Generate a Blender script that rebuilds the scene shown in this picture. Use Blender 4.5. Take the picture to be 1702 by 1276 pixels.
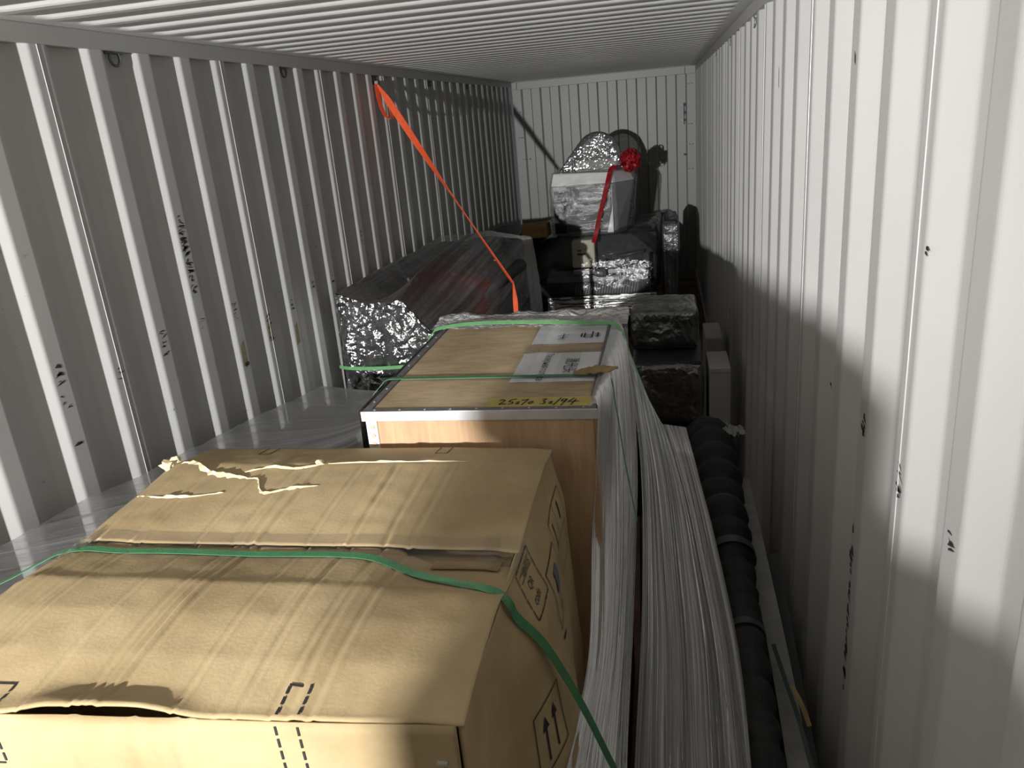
import bpy, bmesh, math, random
from mathutils import Vector, Matrix, noise

for o in list(bpy.data.objects):
    bpy.data.objects.remove(o)
SC = bpy.context.scene
COL = SC.collection
PI = math.pi
R = math.radians

# ------------------------------------------------------------------ camera
cam_d = bpy.data.cameras.new('camera')
cam_d.sensor_fit = 'HORIZONTAL'
cam_d.sensor_width = 36.0
cam_d.lens = 1297.07 / 1702 * 36.0
cam_d.clip_start = 0.02
cam_d.clip_end = 100
cam = bpy.data.objects.new('camera', cam_d)
COL.objects.link(cam)
cam.location = (1.915, 0.0, 2.29)
cam.rotation_euler = (R(71.00514), R(4.81979), R(10.28156))
SC.camera = cam

# ------------------------------------------------------------------ world, lamp, exposure
world = bpy.data.worlds.new('world')
SC.world = world
world.use_nodes = True
world.node_tree.nodes['Background'].inputs[0].default_value = (0.95, 0.97, 1.0, 1)
world.node_tree.nodes['Background'].inputs[1].default_value = 0.07

LAMP = Vector((0.40, -2.6, 2.34))
ld = bpy.data.lights.new('work_lamp', 'SPOT')
ld.shadow_soft_size = 0.035
ld.spot_size = R(64)
ld.spot_blend = 1.0
ld.energy = 1850
ld.color = (1.0, 0.99, 0.97)
lamp = bpy.data.objects.new('work_lamp', ld)
COL.objects.link(lamp)
lamp.location = LAMP
lamp.rotation_euler = (Vector((1.25, 8.0, 2.0)) - LAMP).to_track_quat('-Z', 'Y').to_euler()

SC.view_settings.view_transform = 'Standard'
SC.view_settings.look = 'None'
SC.view_settings.gamma = 1.0
SC.view_settings.use_curve_mapping = False
SC.view_settings.exposure = 0.0
SC.cycles.max_bounces = 14
SC.cycles.diffuse_bounces = 6
SC.cycles.transparent_max_bounces = 32
SC.cycles.sample_clamp_indirect = 6.0

# ------------------------------------------------------------------ material helpers
def new_mat(name):
    m = bpy.data.materials.new(name)
    m.use_nodes = True
    nt = m.node_tree
    nt.nodes.clear()
    out = nt.nodes.new('ShaderNodeOutputMaterial')
    return m, nt, out

def N(nt, typ, **kw):
    n = nt.nodes.new(typ)
    for k, v in kw.items():
        if k.startswith('i_'):
            n.inputs[k[2:].replace('_', ' ')].default_value = v
        else:
            setattr(n, k, v)
    return n

def ramp(nt, fac, stops):
    r = nt.nodes.new('ShaderNodeValToRGB')
    els = r.color_ramp.elements
    while len(els) < len(stops):
        els.new(0.5)
    for e, (p, c) in zip(els, stops):
        e.position = p
        e.color = (*c, 1) if len(c) == 3 else c
    nt.links.new(fac, r.inputs[0])
    return r.outputs[0]

def simple(name, col, rough=0.5, metal=0.0, var=0.12, scale=6.0, bump=0.0, bscale=60.0, stretch=(1, 1, 1), spec=0.5, coat=0.0):
    """plain procedural material: colour broken up by noise, optional fine bump"""
    m, nt, out = new_mat(name)
    L = nt.links
    b = N(nt, 'ShaderNodeBsdfPrincipled')
    tc = N(nt, 'ShaderNodeTexCoord')
    mp = N(nt, 'ShaderNodeMapping')
    mp.inputs['Scale'].default_value = stretch
    L.new(tc.outputs['Object'], mp.inputs[0])
    nz = N(nt, 'ShaderNodeTexNoise')
    nz.inputs['Scale'].default_value = scale
    nz.inputs['Detail'].default_value = 6
    L.new(mp.outputs[0], nz.inputs['Vector'])
    lo = tuple(max(0, c * (1 - var)) for c in col)
    hi = tuple(min(1, c * (1 + var)) for c in col)
    L.new(ramp(nt, nz.outputs['Fac'], [(0.3, lo), (0.7, hi)]), b.inputs['Base Color'])
    b.inputs['Roughness'].default_value = rough
    b.inputs['Metallic'].default_value = metal
    b.inputs['Specular IOR Level'].default_value = spec
    b.inputs['Coat Weight'].default_value = coat
    if bump:
        n2 = N(nt, 'ShaderNodeTexNoise')
        n2.inputs['Scale'].default_value = bscale
        n2.inputs['Detail'].default_value = 5
        L.new(mp.outputs[0], n2.inputs['Vector'])
        bp = N(nt, 'ShaderNodeBump')
        bp.inputs['Strength'].default_value = bump
        bp.inputs['Distance'].default_value = 0.01
        L.new(n2.outputs['Fac'], bp.inputs['Height'])
        L.new(bp.outputs[0], b.inputs['Normal'])
    L.new(b.outputs[0], out.inputs[0])
    return m

def paint_mat(name, col, scuff=True, lo=0.60):
    """container paint with faint dirt and black cargo scuffs in a band of heights"""
    m, nt, out = new_mat(name)
    L = nt.links
    b = N(nt, 'ShaderNodeBsdfPrincipled', i_Roughness=0.42)
    tc = N(nt, 'ShaderNodeTexCoord')
    nz = N(nt, 'ShaderNodeTexNoise')
    nz.inputs['Scale'].default_value = 2.2
    nz.inputs['Detail'].default_value = 8
    L.new(tc.outputs['Object'], nz.inputs['Vector'])
    c1 = ramp(nt, nz.outputs['Fac'], [(0.3, tuple(c * 0.93 for c in col)), (0.65, col)])
    if scuff:
        mp = N(nt, 'ShaderNodeMapping')
        mp.inputs['Scale'].default_value = (5, 5, 26)
        L.new(tc.outputs['Object'], mp.inputs[0])
        n2 = N(nt, 'ShaderNodeTexNoise')
        n2.inputs['Scale'].default_value = 1.9
        n2.inputs['Detail'].default_value = 9
        n2.inputs['Roughness'].default_value = 0.72
        L.new(mp.outputs[0], n2.inputs['Vector'])
        mk = ramp(nt, n2.outputs['Fac'], [(lo, (0, 0, 0)), (lo + 0.04, (1, 1, 1))])
        n3 = N(nt, 'ShaderNodeTexNoise')
        n3.inputs['Scale'].default_value = 1.6
        L.new(tc.outputs['Object'], n3.inputs['Vector'])
        mk3 = ramp(nt, n3.outputs['Fac'], [(0.46, (0, 0, 0)), (0.56, (1, 1, 1))])
        sep = N(nt, 'ShaderNodeSeparateXYZ')
        L.new(tc.outputs['Object'], sep.inputs[0])
        mr = N(nt, 'ShaderNodeMapRange')
        mr.inputs['From Min'].default_value = 2.15
        mr.inputs['From Max'].default_value = 1.95
        L.new(sep.outputs[2], mr.inputs['Value'])
        mu = N(nt, 'ShaderNodeMath', operation='MULTIPLY')
        L.new(mk, mu.inputs[0]); L.new(mr.outputs[0], mu.inputs[1])
        mu2 = N(nt, 'ShaderNodeMath', operation='MULTIPLY')
        L.new(mu.outputs[0], mu2.inputs[0]); L.new(mk3, mu2.inputs[1])
        mx = N(nt, 'ShaderNodeMix', data_type='RGBA')
        L.new(mu2.outputs[0], mx.inputs[0])
        L.new(c1, mx.inputs[6])
        mx.inputs[7].default_value = (0.05, 0.045, 0.04, 1)
        L.new(mx.outputs[2], b.inputs['Base Color'])
    else:
        L.new(c1, b.inputs['Base Color'])
    L.new(b.outputs[0], out.inputs[0])
    return m

def film_mat(name, lo, hi, su=60.0, sv=1.2, rough=0.18, white=0.8, bump=0.35, crumple=0.0, cscale=28.0, gloss=0.35, coord='UV', broad=0, fres=0.9):
    """stretch film: transparent sheet with cloudy streaks, glossy and slightly milky"""
    m, nt, out = new_mat(name)
    L = nt.links
    tc = N(nt, 'ShaderNodeTexCoord')
    mp = N(nt, 'ShaderNodeMapping')
    mp.inputs['Scale'].default_value = (su, sv, 1) if coord == 'UV' else (su, su, sv)
    L.new(tc.outputs[coord], mp.inputs[0])
    nz = N(nt, 'ShaderNodeTexNoise')
    nz.inputs['Scale'].default_value = 1.0
    nz.inputs['Detail'].default_value = 7
    nz.inputs['Roughness'].default_value = 0.65
    nz.inputs['Distortion'].default_value = 0.3
    L.new(mp.outputs[0], nz.inputs['Vector'])
    src = nz.outputs['Fac']
    if broad:
        mpb = N(nt, 'ShaderNodeMapping')
        mpb.inputs['Scale'].default_value = (broad, sv * 0.7, 1)
        L.new(tc.outputs[coord], mpb.inputs[0])
        nb = N(nt, 'ShaderNodeTexNoise')
        nb.inputs['Scale'].default_value = 1.0
        nb.inputs['Detail'].default_value = 3
        L.new(mpb.outputs[0], nb.inputs['Vector'])
        mb_ = N(nt, 'ShaderNodeMix', data_type='FLOAT')
        mb_.inputs[0].default_value = 0.5
        L.new(nz.outputs['Fac'], mb_.inputs[2]); L.new(nb.outputs['Fac'], mb_.inputs[3])
        src = mb_.outputs[0]
    fac = ramp(nt, src, [(0.41 if broad else 0.36, (lo,) * 3), (0.50 if broad else 0.52, (lo + (hi - lo) * 0.35,) * 3), (0.59 if broad else 0.68, (hi,) * 3)])
    h = nz.outputs['Fac']
    bp = N(nt, 'ShaderNodeBump')
    bp.inputs['Strength'].default_value = bump
    bp.inputs['Distance'].default_value = 0.012
    L.new(h, bp.inputs['Height'])
    nrm = bp.outputs[0]
    if crumple:
        vo = N(nt, 'ShaderNodeTexVoronoi', feature='F1')
        vo.inputs['Scale'].default_value = cscale
        n4 = N(nt, 'ShaderNodeTexNoise')
        n4.inputs['Scale'].default_value = cscale * 0.4
        n4.inputs['Detail'].default_value = 4
        L.new(tc.outputs['Object'], n4.inputs['Vector'])
        va = N(nt, 'ShaderNodeMixRGB')
        va.inputs[0].default_value = 0.35
        L.new(tc.outputs['Object'], va.inputs[1]); L.new(n4.outputs['Color'], va.inputs[2])
        L.new(va.outputs[0], vo.inputs['Vector'])
        b2 = N(nt, 'ShaderNodeBump')
        b2.inputs['Strength'].default_value = crumple
        b2.inputs['Distance'].default_value = 0.03
        L.new(vo.outputs['Distance'], b2.inputs['Height'])
        L.new(bp.outputs[0], b2.inputs['Normal'])
        nrm = b2.outputs[0]
    df = N(nt, 'ShaderNodeBsdfDiffuse')
    df.inputs[0].default_value = (white, white, white * 1.01, 1)
    tl = N(nt, 'ShaderNodeBsdfTranslucent')
    tl.inputs[0].default_value = (white, white, white, 1)
    md = N(nt, 'ShaderNodeMixShader')
    md.inputs[0].default_value = 0.35
    L.new(df.outputs[0], md.inputs[1]); L.new(tl.outputs[0], md.inputs[2])
    gl = N(nt, 'ShaderNodeBsdfGlossy')
    gl.inputs['Roughness'].default_value = rough
    gl.inputs[0].default_value = (0.95, 0.95, 0.95, 1)
    L.new(nrm, df.inputs['Normal']); L.new(nrm, gl.inputs['Normal'])
    tr = N(nt, 'ShaderNodeBsdfTransparent')
    m1 = N(nt, 'ShaderNodeMixShader')          # clear / milky
    L.new(fac, m1.inputs[0]); L.new(tr.outputs[0], m1.inputs[1]); L.new(md.outputs[0], m1.inputs[2])
    fr = N(nt, 'ShaderNodeFresnel')
    fr.inputs[0].default_value = 1.5
    ma = N(nt, 'ShaderNodeMath', operation='MULTIPLY_ADD')
    ma.inputs[1].default_value = fres
    ma.inputs[2].default_value = gloss * 0.2
    ma.use_clamp = True
    L.new(fr.outputs[0], ma.inputs[0])
    m2 = N(nt, 'ShaderNodeMixShader')
    L.new(ma.outputs[0], m2.inputs[0]); L.new(m1.outputs[0], m2.inputs[1]); L.new(gl.outputs[0], m2.inputs[2])
    L.new(m2.outputs[0], out.inputs[0])
    return m

def board_mat(name, a, b_, grain=(1, 1, 1), scale=8.0, fine=180.0, rough=0.75, bump=0.12, band=None):
    """cardboard / plywood: large stains plus fine stretched grain"""
    m, nt, out = new_mat(name)
    L = nt.links
    b = N(nt, 'ShaderNodeBsdfPrincipled', i_Roughness=rough)
    b.inputs['Specular IOR Level'].default_value = 0.25
    tc = N(nt, 'ShaderNodeTexCoord')
    n1 = N(nt, 'ShaderNodeTexNoise')
    n1.inputs['Scale'].default_value = scale * 0.5
    n1.inputs['Detail'].default_value = 6
    L.new(tc.outputs['Object'], n1.inputs['Vector'])
    mp = N(nt, 'ShaderNodeMapping')
    mp.inputs['Scale'].default_value = grain
    L.new(tc.outputs['Object'], mp.inputs[0])
    n2 = N(nt, 'ShaderNodeTexNoise')
    n2.inputs['Scale'].default_value = scale
    n2.inputs['Detail'].default_value = 9
    n2.inputs['Roughness'].default_value = 0.65
    L.new(mp.outputs[0], n2.inputs['Vector'])
    ad = N(nt, 'ShaderNodeMath', operation='MULTIPLY_ADD')
    ad.inputs[1].default_value = 0.55
    L.new(n1.outputs['Fac'], ad.inputs[0])
    mu = N(nt, 'ShaderNodeMath', operation='MULTIPLY')
    mu.inputs[1].default_value = 0.45
    L.new(n2.outputs['Fac'], mu.inputs[0]); L.new(mu.outputs[0], ad.inputs[2])
    L.new(ramp(nt, ad.outputs[0], [(0.36, a), (0.62, b_)]), b.inputs['Base Color'])
    n3 = N(nt, 'ShaderNodeTexNoise')
    n3.inputs['Scale'].default_value = fine
    L.new(mp.outputs[0], n3.inputs['Vector'])
    bp = N(nt, 'ShaderNodeBump')
    bp.inputs['Strength'].default_value = bump
    bp.inputs['Distance'].default_value = 0.004
    L.new(n3.outputs['Fac'], bp.inputs['Height'])
    L.new(bp.outputs[0], b.inputs['Normal'])
    L.new(b.outputs[0], out.inputs[0])
    return m

M = {}
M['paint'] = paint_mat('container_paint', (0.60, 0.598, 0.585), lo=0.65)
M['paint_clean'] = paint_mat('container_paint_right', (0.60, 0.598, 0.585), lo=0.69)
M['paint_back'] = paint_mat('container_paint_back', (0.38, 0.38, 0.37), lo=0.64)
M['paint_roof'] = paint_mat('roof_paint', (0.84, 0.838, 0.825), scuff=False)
M['paint_rail'] = paint_mat('rail_paint', (0.50, 0.495, 0.48), scuff=False)
M['weld'] = simple('weld_bead', (0.66, 0.66, 0.65), 0.35, 0.0, 0.1)
M['floor'] = board_mat('floor_plywood', (0.10, 0.06, 0.035), (0.20, 0.13, 0.08), (4, 0.6, 1), 6)
M['card'] = board_mat('corrugated_cardboard', (0.35, 0.258, 0.135), (0.47, 0.36, 0.205), (1, 1, 1), 5, 140)
M['card_in'] = board_mat('torn_cardboard', (0.60, 0.50, 0.30), (0.72, 0.62, 0.42), (1, 1, 1), 30, 200)
M['card_dark'] = board_mat('dirty_cardboard', (0.22, 0.15, 0.07), (0.33, 0.23, 0.11), (1, 1, 1), 12, 140)
M['print'] = simple('black_print', (0.022, 0.02, 0.02), 0.7, var=0.3, scale=90)
M['print_grey'] = simple('grey_print', (0.10, 0.10, 0.11), 0.7, var=0.3, scale=90)
M['ply_front'] = board_mat('plywood_front', (0.36, 0.225, 0.125), (0.55, 0.37, 0.22), (9, 9, 0.7), 8, 220, 0.55)
M['ply_top'] = board_mat('plywood_lid', (0.30, 0.215, 0.125), (0.53, 0.41, 0.265), (1.5, 7, 1), 9, 220, 0.5)
M['steel'] = simple('galvanised_steel', (0.66, 0.67, 0.69), 0.36, 0.6, 0.1, 20)
M['steel_dark'] = simple('dull_steel_edge', (0.20, 0.20, 0.21), 0.45, 0.5, 0.2, 30)
M['bracket'] = simple('zinc_bracket', (0.74, 0.76, 0.80), 0.4, 0.25, 0.06, 20)
M['rivet'] = simple('copper_rivet', (0.62, 0.42, 0.30), 0.45, 0.3, 0.1, 40)
M['paper'] = simple('label_paper', (0.70, 0.71, 0.74), 0.35, 0, 0.06, 8)
M['tape_yellow'] = simple('yellow_tape', (0.50, 0.40, 0.11), 0.4, 0, 0.08, 12)
M['tape_clear'] = film_mat('clear_tape', 0.02, 0.12, 8, 12, 0.3, 0.6, 0.1, gloss=0.0, fres=0.35)
M['tape_brown'] = simple('brown_tape', (0.30, 0.20, 0.09), 0.25, 0, 0.1, 12)
M['green'] = simple('green_strap', (0.055, 0.20, 0.085), 0.38, 0, 0.12, 40, 0.2, 300)
M['green_light'] = simple('light_green_strap', (0.15, 0.38, 0.16), 0.35, 0, 0.12, 40, 0.2, 300)
M['orange'] = simple('orange_webbing', (0.85, 0.11, 0.03), 0.5, 0, 0.1, 60, 0.4, 400)
M['red'] = simple('red_satin', (0.34, 0.008, 0.014), 0.35, 0, 0.3, 30)
M['black'] = simple('black_machine', (0.012, 0.012, 0.013), 0.42, 0, 0.3, 20)
M['black_matt'] = simple('black_cover', (0.016, 0.016, 0.017), 0.7, 0, 0.3, 14, 0.3, 40)
M['charcoal'] = simple('charcoal_panel', (0.05, 0.05, 0.053), 0.45, 0, 0.2, 10)
M['grey'] = simple('grey_enamel', (0.30, 0.31, 0.32), 0.4, 0, 0.08, 8)
M['silver'] = simple('aluminium_rail', (0.62, 0.63, 0.64), 0.28, 0.6, 0.08, 20)
M['white'] = simple('white_enamel', (0.88, 0.88, 0.87), 0.3, 0, 0.05, 8)
M['white_box'] = simple('white_carton', (0.52, 0.51, 0.48), 0.7, 0, 0.07, 6)
M['cream'] = simple('cream_foam', (0.72, 0.68, 0.52), 0.6, 0, 0.1, 20, 0.3, 60)
M['ochre'] = simple('ochre_foam', (0.40, 0.27, 0.08), 0.7, 0, 0.2, 12, 0.3, 60)
M['green_dark'] = simple('dark_green_cover', (0.016, 0.035, 0.027), 0.45, 0, 0.25, 10)
M['purple_dark'] = simple('dark_plum_cover', (0.030, 0.024, 0.028), 0.45, 0, 0.25, 10)
M['dark_red'] = simple('dull_red_paint', (0.14, 0.018, 0.022), 0.5, 0, 0.2, 20)
M['glass'] = simple('black_screen', (0.006, 0.006, 0.008), 0.08, 0, 0.2, 5)
M['strip'] = simple('pale_foam_strip', (0.34, 0.34, 0.33), 0.75, 0, 0.15, 16, 0.2, 80)
M['film_curtain'] = film_mat('film_curtain', 0.16, 1.0, 110, 0.8, 0.22, 0.96, 0.8, gloss=0.5, broad=14)
M['film_side'] = film_mat('film_side', 0.28, 0.78, 70, 0.8, 0.28, 0.27, 0.5, gloss=0.5, broad=7)
M['film_ruffle'] = film_mat('film_ruffle', 0.38, 0.92, 10, 5, 0.16, 0.95, 0.5, crumple=0.5, cscale=22, gloss=1.0)
M['film_dark'] = film_mat('film_dark', 0.03, 0.26, 24, 4.0, 0.12, 0.55, 0.6, crumple=0.5, cscale=14, gloss=0.9, coord='Object')
M['film_sparkle'] = film_mat('film_sparkle', 0.015, 0.16, 14, 9.0, 0.10, 0.6, 0.5, crumple=0.8, cscale=11, gloss=0.8, coord='Object')
M['film_head'] = film_mat('film_head', 0.02, 0.18, 5.0, 24.0, 0.12, 0.7, 0.4, crumple=0.5, cscale=6, gloss=0.02, coord='Object', fres=0.5)
M['film_foil'] = film_mat('film_foil', 0.06, 0.40, 16, 16, 0.12, 0.75, 0.2, gloss=2.4, coord='Object')
M['film_bundle'] = film_mat('film_bundle', 0.01, 0.34, 90, 1.6, 0.20, 0.5, 0.8, crumple=0.2, cscale=10, gloss=0.7, broad=11)
M['film_panel'] = film_mat('film_panel', 0.03, 0.5, 36, 1.5, 0.2, 0.6, 0.8, crumple=0.3, cscale=16, gloss=0.5, coord='Object')
M['film_skirt'] = film_mat('film_skirt', 0.02, 0.2, 3, 22, 0.14, 0.7, 0.3, crumple=0.12, cscale=20, gloss=2.0)
M['film_clear'] = film_mat('film_clear', 0.02, 0.14, 14, 4.0, 0.12, 0.55, 0.5, crumple=0.4, cscale=10, gloss=0.08, coord='Object', fres=0.7)

# ------------------------------------------------------------------ mesh helpers
class MB:
    def __init__(s):
        s.v = []; s.f = []; s.uv = None
    def box(s, x0, x1, y0, y1, z0, z1):
        i = len(s.v)
        s.v += [(x0, y0, z0), (x1, y0, z0), (x1, y1, z0), (x0, y1, z0), (x0, y0, z1), (x1, y0, z1), (x1, y1, z1), (x0, y1, z1)]
        s.f += [tuple(i + k for k in q) for q in ((3, 2, 1, 0), (4, 5, 6, 7), (0, 1, 5, 4), (1, 2, 6, 5), (2, 3, 7, 6), (3, 0, 4, 7))]
        return s
    def quad(s, *p):
        i = len(s.v); s.v += [tuple(q) for q in p]; s.f.append(tuple(range(i, i + len(p)))); return s
    def hexa(s, bottom, top):
        i = len(s.v); n = len(bottom)
        s.v += [tuple(p) for p in bottom] + [tuple(p) for p in top]
        s.f.append(tuple(i + n - 1 - k for k in range(n)))
        s.f.append(tuple(i + n + k for k in range(n)))
        for k in range(n):
            s.f.append((i + k, i + (k + 1) % n, i + n + (k + 1) % n, i + n + k))
        return s
    def tube(s, pts, r, seg=10, caps=True):
        pts = [Vector(p) for p in pts]
        rs = r if isinstance(r, (list, tuple)) else [r] * len(pts)
        i0 = len(s.v); up = None
        for k, p in enumerate(pts):
            t = (pts[min(k + 1, len(pts) - 1)] - pts[max(k - 1, 0)]).normalized()
            if up is None:
                up = t.orthogonal().normalized()
            else:
                up = (up - t * up.dot(t)).normalized()
            b = t.cross(up)
            for j in range(seg):
                a = 2 * PI * j / seg
                s.v.append(tuple(p + (up * math.cos(a) + b * math.sin(a)) * rs[k]))
        for k in range(len(pts) - 1):
            for j in range(seg):
                a = i0 + k * seg + j; b_ = i0 + k * seg + (j + 1) % seg
                s.f.append((a, b_, b_ + seg, a + seg))
        if caps:
            s.f.append(tuple(i0 + seg - 1 - j for j in range(seg)))
            e = i0 + (len(pts) - 1) * seg
            s.f.append(tuple(e + j for j in range(seg)))
        return s
    def ribbon(s, pts, sides, width, thick):
        """flat strap: path points, side directions, width, thickness"""
        pts = [Vector(p) for p in pts]
        i0 = len(s.v); n = len(pts)
        for k, p in enumerate(pts):
            t = (pts[min(k + 1, n - 1)] - pts[max(k - 1, 0)]).normalized()
            sd = Vector(sides[k] if isinstance(sides, list) else sides)
            sd = (sd - t * sd.dot(t)).normalized()
            nn = t.cross(sd).normalized()
            w = width[k] if isinstance(width, list) else width
            for a, b in ((-1, -1), (1, -1), (1, 1), (-1, 1)):
                s.v.append(tuple(p + sd * (a * w / 2) + nn * (b * thick / 2)))
        for k in range(n - 1):
            for j in range(4):
                a = i0 + k * 4 + j; b = i0 + k * 4 + (j + 1) % 4
                s.f.append((a, b, b + 4, a + 4))
        s.f.append((i0 + 3, i0 + 2, i0 + 1, i0)); e = i0 + (n - 1) * 4
        s.f.append((e, e + 1, e + 2, e + 3))
        return s
    def grid(s, fn, nu, nv, uv=False):
        """fn(u, v) -> point, u, v in 0..1"""
        i0 = len(s.v)
        if uv and s.uv is None:
            s.uv = {}
        for j in range(nv + 1):
            for i in range(nu + 1):
                s.v.append(tuple(fn(i / nu, j / nv)))
                if uv:
                    s.uv[len(s.v) - 1] = (i / nu, j / nv)
        for j in range(nv):
            for i in range(nu):
                a = i0 + j * (nu + 1) + i
                s.f.append((a, a + 1, a + nu + 2, a + nu + 1))
        return s
    def build(s, name, mat, parent=None, smooth=False, bevel=0.0, solid=0.0):
        me = bpy.data.meshes.new(name)
        me.from_pydata(s.v, [], s.f)
        if s.uv is not None:
            ul = me.uv_layers.new(name='UVMap')
            for lp in me.loops:
                ul.data[lp.index].uv = s.uv.get(lp.vertex_index, (0, 0))
        me.materials.append(M[mat] if isinstance(mat, str) else mat)
        if solid == 0.0 and not s.uv:
            bm = bmesh.new(); bm.from_mesh(me)
            bmesh.ops.recalc_face_normals(bm, faces=bm.faces)
            if bevel:
                bmesh.ops.bevel(bm, geom=list(bm.edges), offset=bevel, segments=2, affect='EDGES', profile=0.5, clamp_overlap=True)
            bm.to_mesh(me); bm.free()
        if smooth:
            for p in me.polygons:
                p.use_smooth = True
        me.update()
        ob = bpy.data.objects.new(name, me)
        COL.objects.link(ob)
        if solid:
            md = ob.modifiers.new('thickness', 'SOLIDIFY'); md.thickness = solid; md.offset = 0
        if parent:
            ob.parent = parent
            if parent.type == 'EMPTY':
                ob.matrix_parent_inverse = Matrix.Translation(-Vector(parent.location))
            else:
                ob.matrix_parent_inverse = parent.matrix_basis.inverted()
        return ob

def tag(o, label, cat, group=None):
    o['label'] = label; o['category'] = cat
    if group: o['group'] = group
    return o

def thing(name, label, cat, loc=(0, 0, 0), group=None):
    o = bpy.data.objects.new(name, None)
    COL.objects.link(o)
    o.empty_display_size = 0.1
    o.location = loc
    return tag(o, label, cat, group)

def setting(name, loc=(0, 0, 0)):
    o = bpy.data.objects.new(name, None)
    COL.objects.link(o); o.location = loc
    o['kind'] = 'structure'
    return o

def structure(ob):
    ob['kind'] = 'structure'
    return ob

def nz(x, y=0.0, z=0.0):
    return noise.noise(Vector((x, y, z)))

def lerp(a, b, t):
    return Vector(a) * (1 - t) + Vector(b) * t

def poly_at(pts, t):
    """point on a polyline, t in 0..1 by index"""
    n = len(pts) - 1
    k = min(int(t * n), n - 1)
    return lerp(pts[k], pts[k + 1], t * n - k)

def smooth_path(pts, n=8):
    pts = [Vector(p) for p in pts]
    out = []
    for i in range(len(pts) - 1):
        p0 = pts[max(i - 1, 0)]; p1 = pts[i]; p2 = pts[i + 1]; p3 = pts[min(i + 2, len(pts) - 1)]
        for k in range(n):
            t = k / n
            out.append(0.5 * ((2 * p1) + (-p0 + p2) * t + (2 * p0 - 5 * p1 + 4 * p2 - p3) * t * t + (-p0 + 3 * p1 - 3 * p2 + p3) * t ** 3))
    out.append(pts[-1])
    return out

def shell(name, pts, mat, parent, voxel=0.03, amp=0.012, freq=7.0, fine=0.004, smooth_it=6, streak=None, flat=False):
    """film or cover pulled tight around points: hull, evenly remeshed, softened and wrinkled"""
    bm = bmesh.new()
    for p in pts:
        bm.verts.new(p)
    r = bmesh.ops.convex_hull(bm, input=bm.verts)
    bmesh.ops.delete(bm, geom=[v for v in bm.verts if not v.link_faces], context='VERTS')
    me = bpy.data.meshes.new(name + '_hull'); bm.to_mesh(me); bm.free()
    tmp = bpy.data.objects.new('tmp', me); COL.objects.link(tmp)
    md = tmp.modifiers.new('r', 'REMESH'); md.mode = 'VOXEL'; md.voxel_size = voxel
    ms = tmp.modifiers.new('s', 'SMOOTH'); ms.iterations = smooth_it; ms.factor = 0.5
    dg = bpy.context.evaluated_depsgraph_get()
    m2 = bpy.data.meshes.new_from_object(tmp.evaluated_get(dg))
    bpy.data.objects.remove(tmp); bpy.data.meshes.remove(me)
    m2.name = name
    nrm = [v.normal.copy() for v in m2.vertices]
    for v, n_ in zip(m2.vertices, nrm):
        c = v.co
        sx, sy, sz = streak or (1, 1, 1)
        d = amp * nz(c.x * freq * sx, c.y * freq * sy, c.z * freq * sz) + fine * nz(c.x * freq * 4 * sx + 7, c.y * freq * 4 * sy, c.z * freq * 4 * sz)
        v.co = c + n_ * d
    for p in m2.polygons:
        p.use_smooth = not flat
    m2.materials.clear(); m2.materials.append(M[mat])
    ob = bpy.data.objects.new(name, m2); COL.objects.link(ob)
    if parent:
        ob.parent = parent
        ob.matrix_parent_inverse = Matrix.Translation(-Vector(parent.location))
    return ob

def text_mesh(body, size):
    """flat lettering as plain geometry: list of verts (x, y) and faces"""
    cu = bpy.data.curves.new('t', 'FONT')
    cu.body = body; cu.size = size; cu.resolution_u = 3
    ob = bpy.data.objects.new('t', cu); COL.objects.link(ob)
    dg = bpy.context.evaluated_depsgraph_get(); dg.update()
    me = bpy.data.meshes.new_from_object(ob.evaluated_get(dg))
    v = [(q.co.x, q.co.y) for q in me.vertices]; f = [tuple(p.vertices) for p in me.polygons]
    bpy.data.objects.remove(ob); bpy.data.curves.remove(cu); bpy.data.meshes.remove(me)
    return v, f

def lettering(name, body, size, place, mat, parent, stretch=(1, 1)):
    """place(x, y) maps flat lettering coordinates onto the surface"""
    v, f = text_mesh(body, size)
    mb = MB(); mb.v = [tuple(place(x * stretch[0], y * stretch[1])) for x, y in v]; mb.f = f
    if not v:
        return None
    me = mb.build(name, mat, parent)
    return me

def strokes(name, lines, width, place, mat, parent, nrm=(0, 0, 1)):
    """pen or print strokes: polylines in flat coordinates laid on a surface"""
    mb = MB()
    for ln in lines:
        fine = []
        for (x0, y0), (x1, y1) in zip(ln, ln[1:]):
            m = max(1, int(math.hypot(x1 - x0, y1 - y0) / .012))
            fine += [(x0 + (x1 - x0) * q / m, y0 + (y1 - y0) * q / m) for q in range(m)]
        fine.append(ln[-1])
        for (x0, y0), (x1, y1) in zip(fine, fine[1:]):
            dx, dy = x1 - x0, y1 - y0
            l = math.hypot(dx, dy) or 1e-6
            ex, ey = dx / l * width * 0.3, dy / l * width * 0.3
            px, py = -dy / l * width / 2, dx / l * width / 2
            mb.quad(place(x0 - ex + px, y0 - ey + py), place(x0 - ex - px, y0 - ey - py), place(x1 + ex - px, y1 + ey - py), place(x1 + ex + px, y1 + ey + py))
    return mb.build(name, mat, parent)

# ------------------------------------------------------------------ container shell
XL, XR, YB, YD = 0.0, 2.33, 10.7, -1.3
ZROOF, ZRAIL = 2.685, 2.625
PITCH, PROUD, SLOPE, DEEP = 0.273, 0.072, 0.066, 0.036

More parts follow.
